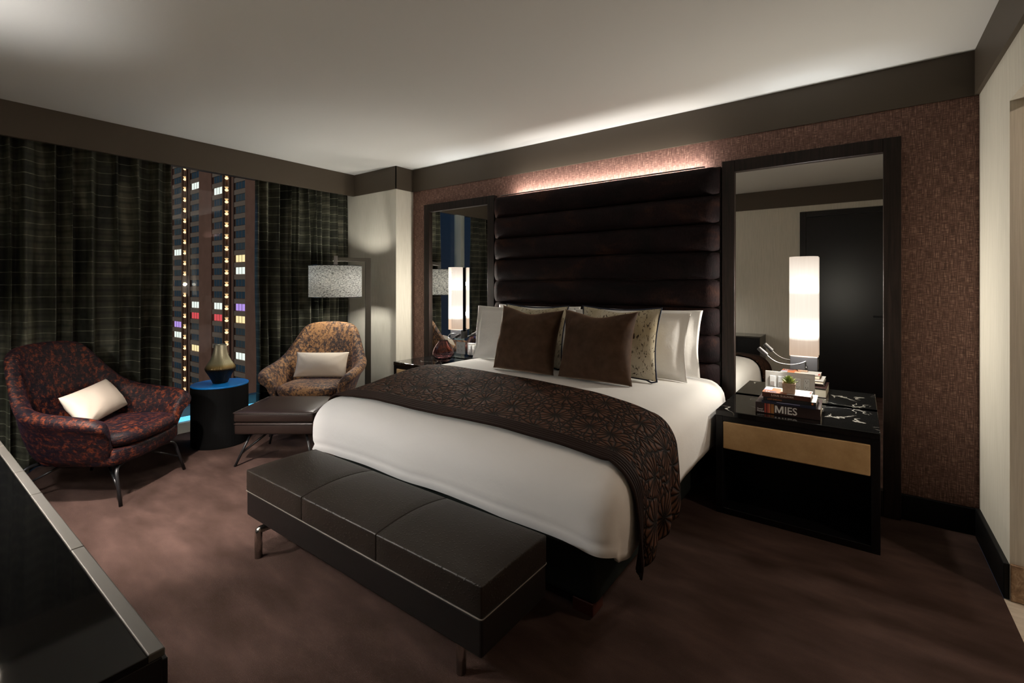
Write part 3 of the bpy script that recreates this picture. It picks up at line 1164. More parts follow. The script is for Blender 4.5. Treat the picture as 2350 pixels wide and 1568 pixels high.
sv = axis_vals(LS, BA, LS, 12, 36)
tv = [YH + (YB - YH) * i / 34 for i in range(34)] + [YB - LF * i / 14 for i in range(15)]


def duvet_pt(u, v):
    s = sv[int(round(u * (len(sv) - 1)))]
    tt = tv[int(round(v * (len(tv) - 1)))]
    p, drop = cloth(s, tt)
    # soft folds
    k = 0.004 + 0.010 * min(1, drop / 0.3)
    p.z += 0.004 * noise.noise((s * 5, tt * 5, 3))
    if drop > 0.05:
        n_ = noise.noise((s * 4.0 if abs(s) < BA else 2.0, tt * 4.0, 8))
        if abs(s) > BA:
            p.x += math.copysign(1, s) * k * n_
        if tt < YB:
            p.y -= k * noise.noise((s * 3.0, 2.0, 11))
        # tuck near the foot hem
        if tt < YB:
            p.y -= 0.016 * math.exp(-((drop - 0.335) / 0.022) ** 2) - 0.012 * math.exp(-((drop - 0.29) / 0.02) ** 2)
    return p


bm = bmesh.new()
grid(bm, len(sv), len(tv), duvet_pt)
du = obj('duvet', bm, M['sheet'], None, smooth=True, loc=(BX, 0, 0))
tag(du, 'smooth white duvet covering the bed under the brown throw', 'duvet')
s_ = du.modifiers.new('thick', 'SOLIDIFY')
s_.thickness = 0.018
s_.offset = -1

# quilted throw across the foot of the bed
th = thing('bed_throw', 'brown quilted throw with starburst pattern across the foot of the bed', 'throw', (BX, 0, 0))
TL, TR_ = LS - 0.015, LS + 0.035


def throw_pt(s, f, lift=0.0):
    """f 0 at the head-side edge, 1 at the foot-side edge"""
    rr = s / (BA + RS)
    yb = -1.10 - 0.10 * max(-1, min(1.0, rr)) - 0.10 * max(0, rr) ** 2 - 0.04 * noise.noise((s, 0, 4))
    yf = -1.845 - 0.02 * noise.noise((s * 1.5, 1, 7)) - 0.03 * max(0, rr - 0.6)
    tt = yb + (yf - yb) * f
    p, drop = cloth(s, max(tt, YB - 0.14), 0.014 + lift)
    if drop > 0.06 and abs(s) > BA:
        k = min(1.0, (drop - 0.06) / 0.3)
        fold = math.sin(f * 2 * PI * 3.2 + 0.6 + 0.8 * math.sin(f * 5))
        sg = math.copysign(1, s)
        p.x += sg * (0.014 * k + 0.020 * k * k * (fold + 0.6))
        p.y += 0.018 * k * math.cos(f * 2 * PI * 3.2 + 0.4) - 0.05 * k * (f - 0.4) * (1 if sg > 0 else 0.3)
        p.z += -0.025 * k * k * f
    p.z += 0.003 * noise.noise((s * 6, tt * 6, 13))
    return p, tt


ns, nf = 150, 44


def s_of(u):
    return -(BA + TL) + u * (2 * BA + TL + TR_)


bm = bmesh.new()
uvl = {}
F0, F1 = 0.0, 0.86
grid(bm, ns, nf, lambda u, v: throw_pt(s_of(u), F0 + (F1 - F0) * v)[0], lambda u, v: (s_of(u), 0.78 * (F0 + (F1 - F0) * v)))
o = obj('quilted_panel', bm, M['throw'], th, smooth=True)
s_ = o.modifiers.new('thick', 'SOLIDIFY')
s_.thickness = 0.010
s_.offset = 0.6
bm = bmesh.new()


def border_pt(u, v):
    f = F1 - 0.004 + (1 - F1 + 0.004) * v
    p = throw_pt(s_of(u), f, 0.002 + 0.0035 * math.sin(v * PI * 5) ** 2)[0]
    return p


grid(bm, ns, 22, border_pt)
o = obj('border', bm, M['throwband'], th, smooth=True)
s_ = o.modifiers.new('thick', 'SOLIDIFY')
s_.thickness = 0.010
s_.offset = 0.6
#BEDEND

# ================================================================ pillows
def pillow_bm(w, h, T, pinch=0.05, flange=0.0, seed=1, n=26, wr=0.006, dent=0.0):
    bm = bmesh.new()

    def pt(u, v, side):
        iu, iv = u * 2 - 1, v * 2 - 1
        bu, bv = iu, iv
        if flange:
            bu = max(-1, min(1, iu * (w / 2) / (w / 2 - flange)))
            bv = max(-1, min(1, iv * (h / 2) / (h / 2 - flange)))
        x = w / 2 * iu * (1 - pinch * (1 - iv * iv) * abs(iu) ** 3)
        z = h / 2 * iv * (1 - (pinch if iv > 0 else 0.02) * (1 - iu * iu) * abs(iv) ** 3)
        q = max(0.0, (1 - bu * bu)) * max(0.0, (1 - bv * bv))
        th = T / 2 * q ** 0.52
        cnr = 0.0
        for cu in (-1, 1):
            for cv in (-1, 1):
                du_, dv_ = (iu - cu) * w / 2, (iv - cv) * h / 2
                dc = math.hypot(du_, dv_)
                cnr += math.sin(11 * math.atan2(abs(dv_), abs(du_) + 1e-6) + seed + cu + 2 * cv) * math.exp(-((dc - 0.09) / 0.06) ** 2)
        crease = wr * 0.7 * cnr * min(1, q * 8) + wr * (noise.noise((x * 9, z * 9, seed)) + 0.6 * noise.noise((x * 20, z * 20, seed + 5))) * min(1, q * 6)
        z -= dent * max(0, iv) ** 2 * math.exp(-(iu / 0.45) ** 2) * h
        edge = 0.002 if abs(iu) < 0.999 and abs(iv) < 0.999 else 0.0
        wav = 0.020 * noise.noise((x * 6, z * 6, seed + 2)) * (1 if flange and q == 0 else 0.2)
        return (x, side * (th + edge + crease * 0.6) + wav, z + h / 2)
    # denser near the edges
    def wp(t):
        a = t * 2 - 1
        return (math.sin(a * PI / 2) * 0.5 + a * 0.5) * 0.5 + 0.5
    for s in (1, -1):
        grid(bm, n, n, lambda u, v: pt(wp(u), wp(v), s))
    bmesh.ops.remove_doubles(bm, verts=bm.verts[:], dist=0.0006)
    return bm


def rim_points(w, h, pinch, seed, n=16):
    out = []
    def e(iu, iv):
        x = w / 2 * iu * (1 - pinch * (1 - iv * iv) * abs(iu) ** 3)
        z = h / 2 * iv * (1 - (pinch if iv > 0 else 0.02) * (1 - iu * iu) * abs(iv) ** 3)
        return Vector((x, 0.010 * noise.noise((x * 6, z * 6, seed + 2)) * 0.2, z + h / 2))
    for i in range(n):
        out.append(e(-1 + 2 * i / n, -1))
    for i in range(n):
        out.append(e(1, -1 + 2 * i / n))
    for i in range(n):
        out.append(e(1 - 2 * i / n, 1))
    for i in range(n + 1):
        out.append(e(-1, 1 - 2 * i / n))
    return out


def pillow(name, label, cat, group, mm, x, y, z, w, h, T, lean, yaw=0.0, roll=0.0, piping=None, **kw):
    pin = kw.get('pinch', 0.05)
    sd = kw.get('seed', 1)
    o = obj(name, pillow_bm(w, h, T, **kw), mm, None, smooth=True)
    tag(o, label, cat, group)
    o.matrix_world = Matrix.Translation((x, y, z)) @ Matrix.Rotation(R(yaw), 4, 'Z') @ Matrix.Rotation(R(-lean), 4, 'X') @ Matrix.Translation((0, 0, h / 2)) @ Matrix.Rotation(R(roll), 4, 'Y') @ Matrix.Translation((0, 0, -h / 2))
    settle = None
    if z < 0.85 and x > -3.6:     # let the lower edge follow the duvet it stands on
        bpy.context.view_layer.update()
        mw = o.matrix_world.copy()
        inv = mw.to_3x3().inverted()
        clear = 0.0145 if piping else 0.004
        rim = [v.co.copy() for v in o.data.vertices if v.co.z < 0.02 and abs(v.co.y) < 0.012]

        def settle(c, extra=0.0):
            k = 1 - sstep(0.0, 0.30, c.z)
            if k <= 0:
                return c
            r = min(rim, key=lambda q: abs(q.x - c.x))
            wv = mw @ r
            return c + inv @ Vector((0, 0, (top_z(wv.x - BX, wv.y) + clear - wv.z) * k))
        for v in o.data.vertices:
            v.co = settle(v.co.copy())
        low = min((mw @ v.co).z - top_z((mw @ v.co).x - BX, (mw @ v.co).y) for v in o.data.vertices)
        if low < clear:
            o.location.z += clear - low
    if piping:
        bm = bmesh.new()
        rp = rim_points(w, h, pin, sd)
        tube(bm, [settle(q) for q in rp] if settle else rp, 0.0055, 8, False)
        p = obj('piping', bm, piping, o, smooth=True)
        p['label'] = 'navy piping along the seam'
    return o


G1, G2, G3 = 'white bed pillows', 'flecked linen cushions', 'brown velvet cushions'
pillow('pillow', 'white pillow leaning on the headboard behind the right-hand flecked cushion, rearmost on right', 'pillow', G1, M['sham'], -1.90, -0.245, 0.762, 0.94, 0.47, 0.13, 8, seed=2, flange=0.045, pinch=0.05, wr=0.014)
pillow('pillow', 'white pillow leaning on the headboard at left, rearmost, only its corner showing', 'pillow', G1, M['sham'], -2.86, -0.245, 0.762, 0.88, 0.47, 0.13, 8, seed=4, flange=0.045, pinch=0.05, wr=0.014)
pillow('pillow', 'large white pillow on right side of bed, nearest the book-stack nightstand', 'pillow', G1, M['sham'], -1.925, -0.435, 0.765, 0.92, 0.47, 0.19, 9, seed=6, flange=0.045, pinch=0.06, wr=0.014)
pillow('pillow', 'large white pillow on left side of bed, nearest the pink vase', 'pillow', G1, M['sham'], -2.95, -0.435, 0.765, 0.92, 0.47, 0.19, 9, seed=8, flange=0.045, pinch=0.06, wr=0.014)
pillow('cushion', 'flecked cream cushion with navy piping behind the right-hand brown velvet cushion', 'cushion', G2, M['pattern'], -1.905, -0.635, 0.768, 0.60, 0.50, 0.17, 11, seed=11, piping=M['navy'], pinch=0.09, dent=0.04, wr=0.013)
pillow('cushion', 'flecked cream cushion with navy piping behind the left-hand brown velvet cushion', 'cushion', G2, M['pattern'], -2.63, -0.635, 0.768, 0.60, 0.50, 0.17, 11, roll=0.5, seed=14, piping=M['navy'], pinch=0.09, dent=0.04, wr=0.013)
pillow('cushion', 'brown velvet cushion upright in front at right, closer to the reading lamp over the books', 'cushion', G3, M['velvet'], -1.958, -0.865, 0.768, 0.55, 0.485, 0.24, 13, roll=0, seed=17, pinch=0.125, dent=0.05, wr=0.014)
pillow('cushion', 'brown velvet cushion at front left of the pillow row, tilted slightly sideways', 'cushion', G3, M['velvet'], -2.532, -0.865, 0.772, 0.56, 0.485, 0.24, 13, roll=2.5, seed=21, pinch=0.125, dent=0.05, wr=0.014)

# ================================================================ bench
t = thing('bench', 'long dark ostrich-leather bench with steel legs at the foot of the bed', 'bench', (-2.345, -2.335, 0))
bw, bd = 0.825, 0.2
for i in range(3):
    x0 = -bw + i * (2 * bw / 3)
    bm = bmesh.new()
    rbox(bm, x0 + 0.0008, x0 + 2 * bw / 3 - 0.0008, -bd, bd, 0.318, 0.428, 0.006, 3)
    bmesh.ops.subdivide_edges(bm, edges=[e for e in bm.edges if e.calc_length() > 0.06], cuts=8, use_grid_fill=True)
    for v in bm.verts:
        if v.co.z > 0.37:
            k = max(0, 1 - (v.co.y / bd) ** 2)
            xe = min(1.0, min(v.co.x - x0, x0 + 2 * bw / 3 - v.co.x) / 0.02)
            xo = min(1.0, (bw - abs(v.co.x)) / 0.10)
            v.co.z += 0.022 * k * math.sqrt(max(0, min(1, xo)))
    obj('seat_panel', bm, M['leather'], t, smooth=True)
bm = bmesh.new()
rbox(bm, -bw + 0.002, bw - 0.002, -bd + 0.002, bd - 0.002, 0.185, 0.317, 0.010, 3)
obj('base', bm, M['leather2'], t, smooth=False)
bm = bmesh.new()
e = 0.001
tube(bm, arc_pts([(-bw + 0.02, -bd - e, 0.318), (bw + e, -bd - e, 0.318), (bw + e, bd + e, 0.318), (-bw - e, bd + e, 0.318), (-bw - e, -bd - e, 0.318), (-bw + 0.02, -bd - e, 0.318)], 0.012), 0.0024, 6, False)
obj('welt', bm, M['piping'], t, smooth=True)
for sx in (-1, 1):
    for sy in (-1, 1):
        bm = bmesh.new()
        x, y = sx * 0.698 - (0.05 if sx > 0 else 0), sy * (bd - 0.005)
        y0 = y - (0.09 if (sx > 0 and sy < 0) else 0) * sy
        tube(bm, arc_pts([(x, y0, 0.0), (x, y0, 0.142), (x, y0 - sy * 0.14, 0.142), (x, y0 - sy * 0.14, 0.187)], 0.012), 0.0185, 16)
        obj('leg', bm, M['chrome'], t, smooth=True)

# ================================================================ armchairs
def armchair(label, loc, rz, mm):
    t = thing('armchair', label, 'armchair', loc, rz, 'hide-covered lounge chairs')
    half = [  # x, y, rim height, backness
        (0.345, -0.300, 0.570, 0.0), (0.368, -0.250, 0.597, 0.0), (0.383, -0.16, 0.612, 0.0), (0.386, -0.06, 0.622, 0.0),
        (0.380, 0.04, 0.636, 0.0), (0.370, 0.115, 0.658, 0.0), (0.356, 0.163, 0.705, 0.3), (0.345, 0.195, 0.80, 0.7), (0.330, 0.222, 0.915, 1.0),
        (0.300, 0.250, 0.980, 1.0), (0.235, 0.276, 1.008, 1.0), (0.12, 0.291, 1.018, 1.0), (0.0, 0.297, 1.021, 1.0)]
    st = [(x, y, h_, w) for x, y, h_, w in half] + [(-x, y, h_, w) for x, y, h_, w in half[-2::-1]]
    st = st[::-1]
    rings = []
    bm = bmesh.new()
    for i, (x, y, h_, w) in enumerate(st):
        a = st[max(0, i - 1)]
        b = st[min(len(st) - 1, i + 1)]
        tx, ty = b[0] - a[0], b[1] - a[1]
        l = math.hypot(tx, ty)
        n = Vector((ty / l, -tx / l, 0))
        if n.dot(Vector((x, y - (-0.1), 0))) < 0:
            n = -n
        fl = 0.050 * (1 - w) + 0.0 * w
        rr = 0.050 * (1 - w) + 0.040 * w
        first = i == 0 or i == len(st) - 1
        if first:
            fl *= 0.9
        mid = 0.45 + (h_ - 0.62) * 0.45
        loop = [(-0.16, 0.250), (-0.085, 0.250), (-0.035, 0.31), (0.005, 0.42), (0.020 + fl * 0.4, mid + 0.05), (fl + rr * 0.75, h_ - 0.075), (fl + rr * 1.05, h_ - 0.035),
                (fl + rr * 0.5, h_ - 0.004), (fl - rr * 0.35, h_ + 0.002), (fl - rr * 1.1, h_ - 0.035), (-0.055 + fl * 0.1, mid + 0.06), (-0.065, 0.42), (-0.075, 0.34), (-0.16, 0.30)]
        ring = []
        for o_, z in loop:
            p = Vector((x, y, z)) + n * o_
            up = max(0.0, z - 0.42)
            p.y += w * up * 0.22
            p.x *= 1 - w * 0.13 * max(0.0, (z - 0.55) / 0.48)
            ring.append(bm.verts.new(p))
        rings.append(ring)
    m_ = len(rings[0])
    for i in range(len(rings) - 1):
        for k in range(m_):
            bm.faces.new((rings[i][k], rings[i][(k + 1) % m_], rings[i + 1][(k + 1) % m_], rings[i + 1][k]))
    for rg, d in ((rings[0], -1), (rings[-1], 1)):
        c = Vector((0, 0, 0))
        for v in rg:
            c += v.co
        c /= len(rg)
        inner = [bm.verts.new(v.co * 0.75 + c * 0.25 + Vector((0, -0.022, 0))) for v in rg]
        for k in range(m_):
            bm.faces.new((rg[k], rg[(k + 1) % m_], inner[(k + 1) % m_], inner[k]))
        bm.faces.new(inner)
    obj('shell', bm, mm, t, smooth=True, sub=2)
    # lip below the cushion
    bm = bmesh.new()
    pts = [(-0.30, 0.16), (-0.315, -0.20), (-0.30, -0.315), (-0.20, -0.345), (0, -0.355), (0.20, -0.345), (0.30, -0.315), (0.315, -0.20), (0.30, 0.16)]
    lo = [bm.verts.new((x * 0.93, y * 0.95, 0.245)) for x, y in pts]
    mi = [bm.verts.new((x, y, 0.28)) for x, y in pts]
    hi = [bm.verts.new((x, y, 0.352)) for x, y in pts]
    for A, B_ in ((lo, mi), (mi, hi)):
        for k in range(len(pts)):
            bm.faces.new((A[k], A[(k + 1) % len(pts)], B_[(k + 1) % len(pts)], B_[k]))
    bm.faces.new(lo[::-1])
    bm.faces.new(hi)
    obj('seat_base', bm, mm, t, smooth=True, bevel=0.015)
    # seat cushion: superellipse plan, domed
    bm = bmesh.new()
    nr, ns_ = 10, 48
    prof = [(0.0, 0.468), (0.4, 0.467), (0.7, 0.462), (0.88, 0.452), (0.96, 0.436), (1.0, 0.415), (0.985, 0.385), (0.95, 0.362), (0.0, 0.356)]
    rings = []
    for pr, z in prof:
        ring = []
        for k in range(ns_):
            a_ = 2 * PI * k / ns_
            cx = math.copysign(abs(math.cos(a_)) ** 0.5, math.cos(a_)) * 0.298
            cy = math.copysign(abs(math.sin(a_)) ** 0.5, math.sin(a_)) * 0.292
            ring.append(bm.verts.new((cx * max(pr, 0.01), -0.075 + cy * max(pr, 0.01) - 0.012 * (1 - (cx / 0.3) ** 2) * pr * (1 if cy < 0 else 0), z - 0.025 * (cy * pr) )))
        rings.append(ring)
    for i in range(len(rings) - 1):
        for k in range(ns_):
            bm.faces.new((rings[i][k], rings[i][(k + 1) % ns_], rings[i + 1][(k + 1) % ns_], rings[i + 1][k]))
    bm.faces.new(rings[0][::-1])
    bm.faces.new(rings[-1])
    obj('seat_cushion', bm, mm, t, smooth=True)
    # tube legs: bent over under the seat, with a diagonal stay
    for sx in (-1, 1):
        for sy in (-1, 1):
            fx, fy = sx * 0.303, (-0.36 if sy < 0 else 0.34)
            bm = bmesh.new()
            tube(bm, arc_pts([(fx, fy, 0.0), (sx * 0.272, fy * 0.84, 0.232), (sx * 0.10, fy * 0.70, 0.237)], 0.05), 0.0105, 12)
            lg = obj('leg', bm, M['blackmetal'], t, smooth=True)
            bm = bmesh.new()
            f = 0.45
            a0 = Vector((fx, fy, 0)) * (1 - f) + Vector((sx * 0.272, fy * 0.84, 0.232)) * f
            tube(bm, [a0, (sx * 0.11, fy * 0.30, 0.236)], 0.0075, 10)
            obj('stay', bm, M['blackmetal'], lg, smooth=True)
    return t


th1 = math.atan2(0.79, 0.614)
CH1 = Vector((-4.80, -2.765, 0))
armchair('red-brown brindled hide armchair with shade in its colour beside the dark console, white cushion on its seat', CH1, PI - math.atan2(0.79, 0.614), M['shadedchair'])
CH2 = Vector((-4.945, -1.055, 0))
A2 = math.atan2(0.62, 0.785)
armchair('tan brindled hide armchair in the corner under the floor lamp, by the pillar', CH2, A2, M['chair'])


def in_chair(base, rz, lx, ly, lz):
    return base + Matrix.Rotation(rz, 3, 'Z') @ Vector((lx, ly, lz))


A1 = PI - math.atan2(0.79, 0.614)
p = in_chair(CH1, A1, 0.035, 0.0, 0.490)
pillow('cushion', 'cream white lumbar cushion on the red-brown armchair by the console', 'cushion', 'lumbar cushions', M['lumbar'], p.x, p.y, p.z, 0.54, 0.25, 0.15, 34, yaw=math.degrees(A1) + 12, roll=-3, seed=31, pinch=0.05)
p = in_chair(CH2, A2, 0.0, 0.06, 0.474)
pillow('cushion', 'beige lumbar cushion on the tan armchair under the floor lamp', 'cushion', 'lumbar cushions', M['lumbar'], p.x, p.y, p.z, 0.54, 0.26, 0.15, 22, yaw=math.degrees(A2), roll=0, seed=37, pinch=0.05)

# ================================================================ ottoman
OA = math.atan2(0.595, 0.804)
t = thing('ottoman', 'brown leather ottoman on thin black legs between the tan armchair and the bed', 'ottoman', (-4.36, -1.655, 0), OA)
ow, od = 0.315, 0.275
bm = bmesh.new()
rbox(bm, -ow, ow, -od, od, 0.345, 0.425, 0.018, 3)
bmesh.ops.subdivide_edges(bm, edges=[e for e in bm.edges if e.calc_length() > 0.06], cuts=8, use_grid_fill=True)
for v in bm.verts:
    if v.co.z > 0.40:
        v.co.z += 0.012 * max(0, 1 - (v.co.x / ow) ** 4) * max(0, 1 - (v.co.y / od) ** 4)
obj('top_cushion', bm, M['leather3'], t, smooth=True)
bm = bmesh.new()
rbox(bm, -ow + 0.004, ow - 0.004, -od + 0.004, od - 0.004, 0.250, 0.343, 0.016, 3)
obj('lower_cushion', bm, M['leather3'], t, smooth=True)
for z in (0.418, 0.332):
    bm = bmesh.new()
    e = 0.002 if z > 0.4 else -0.002
    tube(bm, arc_pts([(0, -od - e, z), (ow + e, -od - e, z), (ow + e, od + e, z), (-ow - e, od + e, z), (-ow - e, -od - e, z), (0, -od - e, z)], 0.02), 0.0045, 8, False)
    obj('welt', bm, M['leather3'], t, smooth=True)
for sx in (-1, 1):
    for sy in (-1, 1):
        bm = bmesh.new()
        ft = Vector((sx * 0.305, sy * 0.265, 0.0))
        tp = Vector((sx * 0.215, sy * 0.185, 0.250))
        tube(bm, [ft, tp], 0.0095, 10)
        lg = obj('leg', bm, M['blackmetal'], t, smooth=True)
        bm = bmesh.new()
        a0 = ft * 0.62 + tp * 0.38
        tube(bm, arc_pts([a0, (sx * 0.13, 0.0, 0.225), (0, 0, 0.225)], 0.02), 0.0085, 10)
        obj('stay', bm, M['blackmetal'], lg, smooth=True)

# ================================================================ side table and bronze vase
t = thing('side_table', 'black drum side table with glossy top painted sky-reflection blue before the window', 'side table', (-5.172, -1.866, 0))
bm = bmesh.new()
lathe(bm, [(0.219, 0.0), (0.224, 0.004), (0.224, 0.515), (0.221, 0.52)], 64, True, True)
obj('drum', bm, M['drum'], t, smooth=False)
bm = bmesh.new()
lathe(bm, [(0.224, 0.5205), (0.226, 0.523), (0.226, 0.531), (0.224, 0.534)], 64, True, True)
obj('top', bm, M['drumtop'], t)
bm = bmesh.new()
lathe(bm, [(0.054, 0.0), (0.060, 0.004), (0.066, 0.02), (0.092, 0.075), (0.112, 0.108), (0.1205, 0.126), (0.121, 0.136), (0.114, 0.154), (0.098, 0.180), (0.081, 0.208), (0.067, 0.240), (0.058, 0.275),
           (0.052, 0.31), (0.050, 0.343), (0.047, 0.348), (0.044, 0.343), (0.046, 0.31), (0.052, 0.275)], 56, True, True)
va = obj('vase', bm, M['gold'], None, smooth=True, loc=(-5.178, -1.862, 0.5345))
tag(va, 'ribbed bronze vase with a dark foot on the sky-tinted drum table', 'vase')

# pink glass vase
bm = bmesh.new()
prof = [(0.045, 0.0), (0.060, 0.006), (0.094, 0.038), (0.110, 0.075), (0.108, 0.100), (0.094, 0.138), (0.074, 0.170), (0.054, 0.198), (0.046, 0.208), (0.047, 0.214), (0.043, 0.213), (0.042, 0.206), (0.050, 0.195),
        (0.070, 0.166), (0.089, 0.135), (0.103, 0.099), (0.104, 0.076), (0.088, 0.044), (0.05, 0.022), (0.004, 0.020)]
lathe(bm, prof, 48, True, True)
va = obj('vase', bm, M['pinkglass'], None, smooth=True, loc=(-3.945, -0.27, 0.641))
tag(va, 'rounded pink glass vase on the left nightstand', 'vase')

# ================================================================ floor lamp
FX, FY = -4.87, -0.50
t = thing('floor_lamp', 'bronze arched floor lamp with a speckled drum shade over the tan armchair', 'floor lamp', (FX, FY, 0))
av = Vector((-0.15, -0.30, 0))
al = av.normalized()
pn = Vector((-al.y, al.x, 0))


def bar(bm, a, b, w, h, side):
    """rectangular bar from a to b; w along 'side', h along the third axis"""
    a, b = Vector(a), Vector(b)
    d = (b - a).normalized()
    s = side.normalized()
    k = d.cross(s)
    vs = []
    for q in (a, b):
        for i, j in ((-1, -1), (1, -1), (1, 1), (-1, 1)):
            vs.append(bm.verts.new(q + s * (w / 2 * i) + k * (h / 2 * j)))
    for f in ((0, 1, 2, 3), (7, 6, 5, 4), (0, 4, 5, 1), (1, 5, 6, 2), (2, 6, 7, 3), (3, 7, 4, 0)):
        bm.faces.new([vs[i] for i in f])


bm = bmesh.new()
box(bm, -0.03, 0.26, -0.12, 0.12, 0.0, 0.018)
obj('base', bm, M['bronze'], t, bevel=0.003)
bm = bmesh.new()
bar(bm, (0, 0, 0.018), (0, 0, 1.715), 0.026, 0.060, pn)
obj('pole', bm, M['bronze'], t, bevel=0.002)
bm = bmesh.new()
bar(bm, al * -0.028 + Vector((0, 0, 1.694)), av + al * 0.03 + Vector((0, 0, 1.694)), 0.022, 0.042, pn)
obj('arm', bm, M['bronze'], t, bevel=0.002)
bm = bmesh.new()
bar(bm, av + Vector((0, 0, 1.728)), av + Vector((0, 0, 1.600)), 0.038, 0.038, pn)
obj('stem', bm, M['gun'], t, bevel=0.002)
SZ0, SZ1, SR = 1.290, 1.622, 0.267
bm = bmesh.new()
lathe(bm, [(SR, 0.0), (SR, SZ1 - SZ0)], 64, False, False)
sh = obj('shade', bm, M['drumshade'], t, smooth=True, loc=(av.x, av.y, SZ0))
s_ = sh.modifiers.new('thick', 'SOLIDIFY')
s_.thickness = 0.002
bm = bmesh.new()
for z in (0.0, SZ1 - SZ0):
    tube(bm, [(SR * math.cos(a * PI / 24), SR * math.sin(a * PI / 24), z) for a in range(49)], 0.004, 8, False)
for a in (0, 2 * PI / 3, 4 * PI / 3):
    tube(bm, [(0.015 * math.cos(a), 0.015 * math.sin(a), SZ1 - SZ0), (SR * math.cos(a), SR * math.sin(a), SZ1 - SZ0)], 0.003, 6)
obj('trim_ring', bm, M['blackmetal'], sh)
bm = bmesh.new()
lathe(bm, [(0.004, 0.0), (0.022, 0.012), (0.030, 0.035), (0.024, 0.062), (0.014, 0.085), (0.014, 0.12)], 20, True, True)
obj('bulb', bm, emis('warm_bulb', (1.0, 0.86, 0.66), 6), t, smooth=True, loc=(av.x, av.y, 1.40))
add_light('bulb_light', 'POINT', (av.x, av.y, 1.44), E_FLOOR, (1.0, 0.96, 0.86), 0.05, parent=t)

# ================================================================ console in the foreground
t = thing('console_table', 'long dark console with black glass top in the near left foreground', 'console', (-3.10, -3.6265, 0))
cw, cd = 1.50, 0.243
bm = bmesh.new()
box(bm, -cw + 0.002, cw - 0.002, -cd, cd - 0.004, 0.10, 0.704)
obj('carcass', bm, M['blackwood'], t, bevel=0.002)
bm = bmesh.new()
box(bm, -cw + 0.04, cw - 0.04, -cd, cd - 0.05, 0.0, 0.10)
obj('plinth', bm, M['darkbase'], t)
obj('glass_top', Bx(-cw, cw - 0.0005, -cd, cd - 0.0285, 0.7045, 0.7195), M['blackglass'], t, bevel=0.0015)
xs = [-cw, -1.02, -0.42, 0.05, 0.36, 0.905, cw]
for a, b in zip(xs[:-1], xs[1:]):
    obj('edge_trim', Bx(a + 0.001, b - 0.001, cd - 0.0275, cd, 0.7045, 0.7205), M['trimmetal'], t, bevel=0.0025)
for i in range(3):
    x0 = -cw + 0.006 + i * (2 * cw - 0.008) / 3
    d = obj('drawer', Bx(x0 + 0.004, x0 + (2 * cw - 0.008) / 3 - 0.004, cd - 0.004, cd + 0.006, 0.14, 0.695), M['blackwood'], t, bevel=0.002)

# two added fill lamps further along the console, outside the picture's left edge
lp = mat('pale_fill_lamp_fabric', (0.75, 0.68, 0.58), 0.9)


def fill_desk_lamp(label, x, e):
    t = thing('fill_table_lamp', label, 'table lamp', (x, -3.66, 0.72), 0, 'added fill lamps on the console')
    bm = bmesh.new()
    lathe(bm, [(0.085, 0.0), (0.085, 0.012), (0.018, 0.018), (0.014, 0.05), (0.014, 0.60)], 32, True, True)
    obj('base', bm, M['bronze'], t)
    bm = bmesh.new()
    lathe(bm, [(0.19, 0.60), (0.075, 0.86)], 48, False, False)
    obj('shade', bm, lp, t, smooth=True)
    add_light('bulb_light', 'POINT', (0, 0, 0.665), e, (1.0, 0.965, 0.93), 0.07, parent=t)
    return t


fill_desk_lamp('added tall fill lamp with pale tapered shade on the window end of the dark console', -3.72, E_FILL)
fill_desk_lamp('added tall fill lamp with pale tapered shade at the middle of the dark console', -2.85, E_FILL2)

# ================================================================ books and plant on the right nightstand
mb = {
    'maroon': mat('maroon_book_cloth', (0.022, 0.008, 0.007), 0.45),
    'blackc': mat('black_book_cover', (0.012, 0.011, 0.012), 0.4),
    'navyc': mat('navy_book_cover', (0.010, 0.014, 0.035), 0.4),
    'brownc': mat('brown_book_spine', (0.060, 0.018, 0.010), 0.4),
    'pages': mat('book_pages', (0.62, 0.56, 0.45), 0.9),
    'silver': mat('silver_lettering', (0.82, 0.80, 0.78), 0.5),
    'cream': mat('cream_lettering', (0.72, 0.66, 0.58), 0.5),
    'orange': mat('orange_print', (0.62, 0.20, 0.06), 0.5),
    'red': mat('red_print', (0.35, 0.05, 0.03), 0.5),
    'lilac': mat('lilac_print', (0.40, 0.40, 0.62), 0.5),
    'whitec': mat('white_cover', (0.70, 0.70, 0.70), 0.4),
    'rust': mat('rust_print', (0.48, 0.16, 0.07), 0.5),
    'navyp': mat('dark_blue_print', (0.06, 0.065, 0.14), 0.5),
    'amber': mat('amber_print', (0.36, 0.15, 0.035), 0.5),
    'beige': mat('beige_print', (0.50, 0.38, 0.26), 0.5),
}


def book(label, x, y, z, w, d, h, cover, spine, rz=0.0, top=None, cov=0.003):
    """origin at the spine's bottom centre; the book reaches back along +y"""
    t = thing('book', label, 'book', (x, y, z), rz, 'books stacked on the nightstand')
    bm = bmesh.new()
    box(bm, -w / 2, w / 2, 0, d, 0, cov)
    box(bm, -w / 2, w / 2, 0, d, h - cov, h)
    obj('cover', bm, cover, t, bevel=0.0006)
    bm = bmesh.new()
    box(bm, -w / 2, w / 2, -0.0015, cov * 0.9, 0.0, h)
    obj('spine', bm, spine, t, bevel=0.001)
    obj('pages', Bx(-w / 2 + 0.003, w / 2 - 0.003, cov, d - 0.003, cov, h - cov), mb['pages'], t)
    if top:
        obj('top_cover', Bx(-w / 2, w / 2, 0, d, h, h + 0.0006), top, t)
    return t


